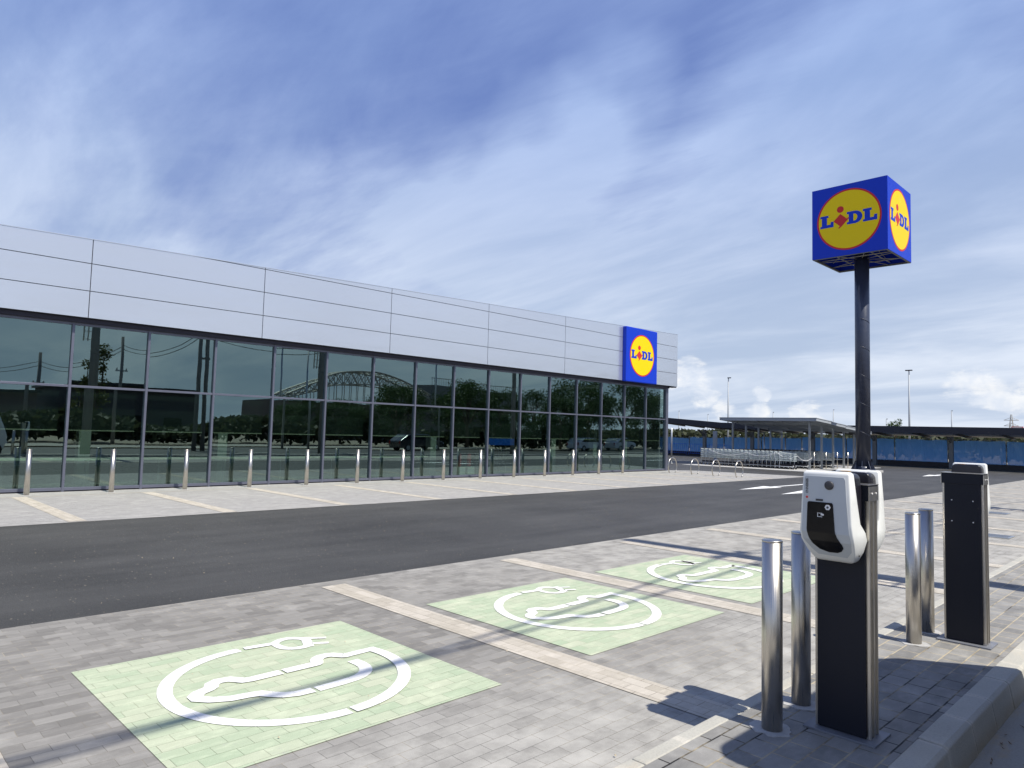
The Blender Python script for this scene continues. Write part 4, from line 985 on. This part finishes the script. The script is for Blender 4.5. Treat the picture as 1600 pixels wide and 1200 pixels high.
# ------------------------------------------------------------------ utility poles and wires across the street
def pole(x, y, h, r0, lab, twin=False, ladder=False):
    r = thing('utility_pole', lab, 'utility pole', (x, y, 0), 0, 'utility poles along the street')
    b = MB()
    for dx in ((0, .55) if twin else (0,)): b.tube([(dx, 0, -.1), (dx*.75, 0, h)], [r0, r0*.72], 12)
    if twin: b.box(-.1, .65, -.06, .06, h*.55, h*.55+.12).box(-.1, .6, -.06, .06, h*.8, h*.8+.12)
    b.obj('shaft', 'concrete_pole', r)
    b = MB(); b.box(-.45, .45, -.05, .05, h-2.7, h-2.58)
    for q in (-.35, .35): b.lathe([(.05, 0), (.05, .12), (.03, .16)], 8, (q, 0, h-2.58))
    b.obj('crossarm', 'galvanised', r)
    if ladder:
        b = MB(); b.tube([(-.55, 0, 5.5), (-.55, 0, 8.6), (-.1, 0, 8.6)], .035, 6).tube([(-.35, 0, 5.5), (-.35, 0, 8.4)], .03, 6)
        for k in range(7): b.tube([(-.55, 0, 5.6+.42*k), (-.0, 0, 5.6+.42*k)], .025, 5)
        b.obj('cable_riser', 'galvanised', r)
    return r
PA = pole(9.87, -1.1, 12.2, .23, 'thick concrete utility pole beside the street whose shadow crosses the bays', ladder=True)
pole(-9, -1.1, 11.5, .2, 'concrete utility pole standing behind the camera to the left')
pole(23.0, -1.3, 11.5, .24, 'thick concrete utility pole mirrored in the middle of the glass', ladder=True)
pole(18.1, -9, 10.8, .15, 'twin concrete utility pole mirrored in the third glass bay', twin=True)
pole(16.6, -21, 7.9, .15, 'slim leaning utility pole across the street, mirrored in the second glass bay')
pole(12.8, -31, 7.2, .17, 'slim low utility pole across the street, mirrored in the first glass bay')
pole(40, -1.3, 11.5, .2, 'concrete utility pole farther along the street beyond the chargers')
def wire(a, c, sag, lab, rad=.02, n=28):
    a, c = Vector(a), Vector(c); pts = [a.lerp(c, i/n)-Vector((0, 0, 4*sag*(i/n)*(1-i/n))) for i in range(n+1)]
    b = MB(); b.tube(pts, rad, 6); tag(b.obj('overhead_wire', 'wire_black'), lab, 'wire', 'overhead wires along the street')
wire((9.87, -1.1, 9.65), (-9, -1.1, 9.3), 1.33, 'overhead wire passing above the camera, fixed higher on the thick pole', .026)
wire((9.87, -1.1, 8.80), (-9, -1.1, 10.6), 1.31, 'overhead wire passing above the camera, fixed lower on the thick pole', .026)
wire((9.87, -1.1, 9.65), (23.0, -1.3, 9.4), .75, 'upper overhead wire between the two thick concrete poles', .02)
wire((9.87, -1.1, 9.45), (23.0, -1.3, 9.2), .95, 'lower overhead wire between the two thick concrete poles', .02)
wire((23.0, -1.3, 9.3), (40, -1.3, 9.3), .9, 'overhead wire running on past the thick poles to the right', .02)
for q, (za, zb) in enumerate(((7.3, 7.9), (7.0, 7.6))):
    wire((16.6, -21, za), (18.3, -9, zb), .9, ['upper', 'lower'][q]+' wire from the slim leaning pole to the twin pole', .022)
    wire((12.8, -31, 6.4-.35*q), (16.6, -21, 7.2-.3*q), .9, ['upper', 'lower'][q]+' wire between the two slim poles across the street', .022)
    wire((4, -34, 5.6-.3*q), (12.8, -31, 6.4-.35*q), .6, ['upper', 'lower'][q]+' wire leaving the low slim pole to the left', .022)
    wire((18.3, -9, 7.9-.4*q), (30, -6, 8.6-.4*q), .95, ['upper', 'lower'][q]+' wire leaving the twin pole to the right', .022)
for x, y, h in ((24.6, -6, 7.1), (25.2, -11, 9.0), (37.5, -8, 10)):
    r = thing('street_lamp', {24.6: 'slim street lamp with short arm across the road, mirrored mid glass', 25.2: 'plain slim lamp mast across the road, mirrored mid glass', 37.5: 'slim lamp mast across the road, mirrored right of the arched roof'}[x], 'street lamp', (x, y, 0), 0, 'street lamps across the road')
    b = MB(); b.tube([(0, 0, 0), (0, 0, h)], [.09, .05], 10); b.obj('pole', 'galvanised', r)
    b = MB(); b.tube([(0, 0, h), (.8, 0, h+.05)], .035, 6).box(.6, 1.2, -.1, .1, h, h+.09); b.obj('lamp_head', 'trim_dark', r)

# ------------------------------------------------------------------ buildings across the street (mirrored)
def shed(x0, x1, y0, y1, h, mat, lab):
    r = thing('low_building', lab, 'building')
    b = MB(); b.box(x0, x1, y0, y1, 0, h); b.obj('wall', mat, r)
    b = MB(); b.box(x0-.3, x1+.3, y0-.3, y1+.3, h+.003, h+.25); b.obj('roof', 'canopy_dark', r)
    for k in range(int((x1-x0)//4)):
        xx = x0+1.2+4*k; b = MB(); b.box(xx, xx+1.8, y1, y1+.06, 1.0, 2.3); b.obj('window', 'car_glass', r)
shed(-12, 15.5, -52, -41, 4.0, 'brick_far', 'low brick building across the street, mirrored at the left edge of the glass')
shed(18, 30.3, -55, -42, 4.9, 'wall_dark', 'dark flat roofed building across the street, mirrored in the third glass bay')
r = thing('stadium_roof', 'arched lattice hall roof beyond the trees, mirrored in the middle glass bays', 'building', (0, 0, 0))
b = MB(); b.box(46, 90, -66, -53, 0, 5.2); b.obj('wall', 'brick_far', r)
b = MB()
def az(t): return 5.3+4.9*math.sin(PI*(.08+.80*t))
for yy in (-52.5, -56):
    pts = [(47+25*i/20, yy, az(i/20)) for i in range(21)]; b.tube(pts, .14, 5); b.tube([(a, c, 5.2+(z-5.2)*.62) for a, c, z in pts], .12, 5)
    for i in range(20):
        a = pts[i]; c = pts[i+1]; b.tube([a, (c[0], yy, 5.2+(c[2]-5.2)*.62)], .07, 4); b.tube([(a[0], yy, 5.2+(a[2]-5.2)*.62), c], .07, 4)
        b.tube([a, (c[0], -56 if yy > -54 else -52.5, c[2])], .06, 4); b.tube([(a[0], yy, 5.2), a], .06, 4)
b.obj('truss', 'truss_steel', r)
b = MB(); b.box(72.5, 92, -66, -53, 5.3, 8.9)
for k in range(40): b.tube([(72.6+.5*k, -53, 8.9), (72.6+.5*k, -53, 10.0)], .04, 4)
b.tube([(72.5, -53, 10), (92, -53, 10)], .05, 4); b.obj('stand', 'canopy_sheet', r)

# ------------------------------------------------------------------ vehicles
def vehicle(lab, cat, name, loc, rz, prof, wd, mat, glass, wheels, wr, grp=None):
    r = thing(name, lab, cat, loc, rz, grp); f = lambda a, c, h: (a, h, c)
    b = MB(); b.prism(prof, -wd/2, wd/2, f); b.obj('body', mat, r, bevel=.09, seg=3, smooth=False)
    for g in glass:
        b = MB(); b.prism(g, -wd/2-.012, wd/2+.012, f); b.obj('side_window', 'car_glass', r)
    for x in wheels:
        for s in (-1, 1):
            b = MB(); b.tube([(x, s*(wd/2-.2), wr), (x, s*(wd/2+.01), wr)], wr, 24); o = b.obj('wheel', 'rubber', r)
            b = MB(); b.tube([(x, s*(wd/2+.005), wr), (x, s*(wd/2+.02), wr)], wr*.62, 16); b.obj('rim', 'galvanised', o)
    x1 = max(a for a, _ in prof); x0 = min(a for a, _ in prof)
    for s in (-1, 1):
        b = MB(); b.box(x1-.06, x1+.012, s*(wd/2-.2)-.12, s*(wd/2-.2)+.12, wr+.28, wr+.42); b.obj('headlight', 'label_white', r)
        b = MB(); b.box(x0-.012, x0+.05, s*(wd/2-.15)-.07, s*(wd/2-.15)+.07, wr+.3, wr+.6); b.obj('tail_light', 'tail_red', r)
carp = [(-2.1, .28), (2.1, .28), (2.15, .6), (2.0, .82), (1.1, .95), (.45, 1.4), (-1.3, 1.45), (-1.95, 1.0), (-2.12, .9)]
carg = [[(.95, .97), (.4, 1.34), (-.3, 1.36), (-.3, .97)], [(-.36, .97), (-.36, 1.36), (-1.2, 1.38), (-1.65, 1.0)]]
for x, y, mt, lb in ((61, -10.8, 'carpaint_white', 'white parked car across the street, mirrored right in the glass'), (67.5, -10.8, 'carpaint_white', 'second white parked car across the street, nearer the trees'), (37.5, -10.8, 'carpaint_dark', 'dark parked car across the street, mirrored mid glass')):
    vehicle(lb, 'car', 'parked_car', (x, y, -.085), 0, carp, 1.76, mt, carg, (-1.3, 1.32), .31, 'cars parked across the street')
vanp = [(-1.55, .32), (1.35, .32), (1.45, .9), (1.30, 1.25), (.95, 2.02), (.80, 2.18), (-1.45, 2.20), (-1.55, 2.1)]
vanp = [(x, z*1.13 if z > 1 else z) for x, z in vanp]
vehicle('white van parked at the kerb just outside the photo, shading the island', 'van', 'parked_van', (4.95, -.485, -.085), 0, vanp, 1.85, 'carpaint_white', [[(1.05, 1.45), (.72, 2.2), (.2, 2.2), (.2, 1.45)]], (-1.05, .95), .33)
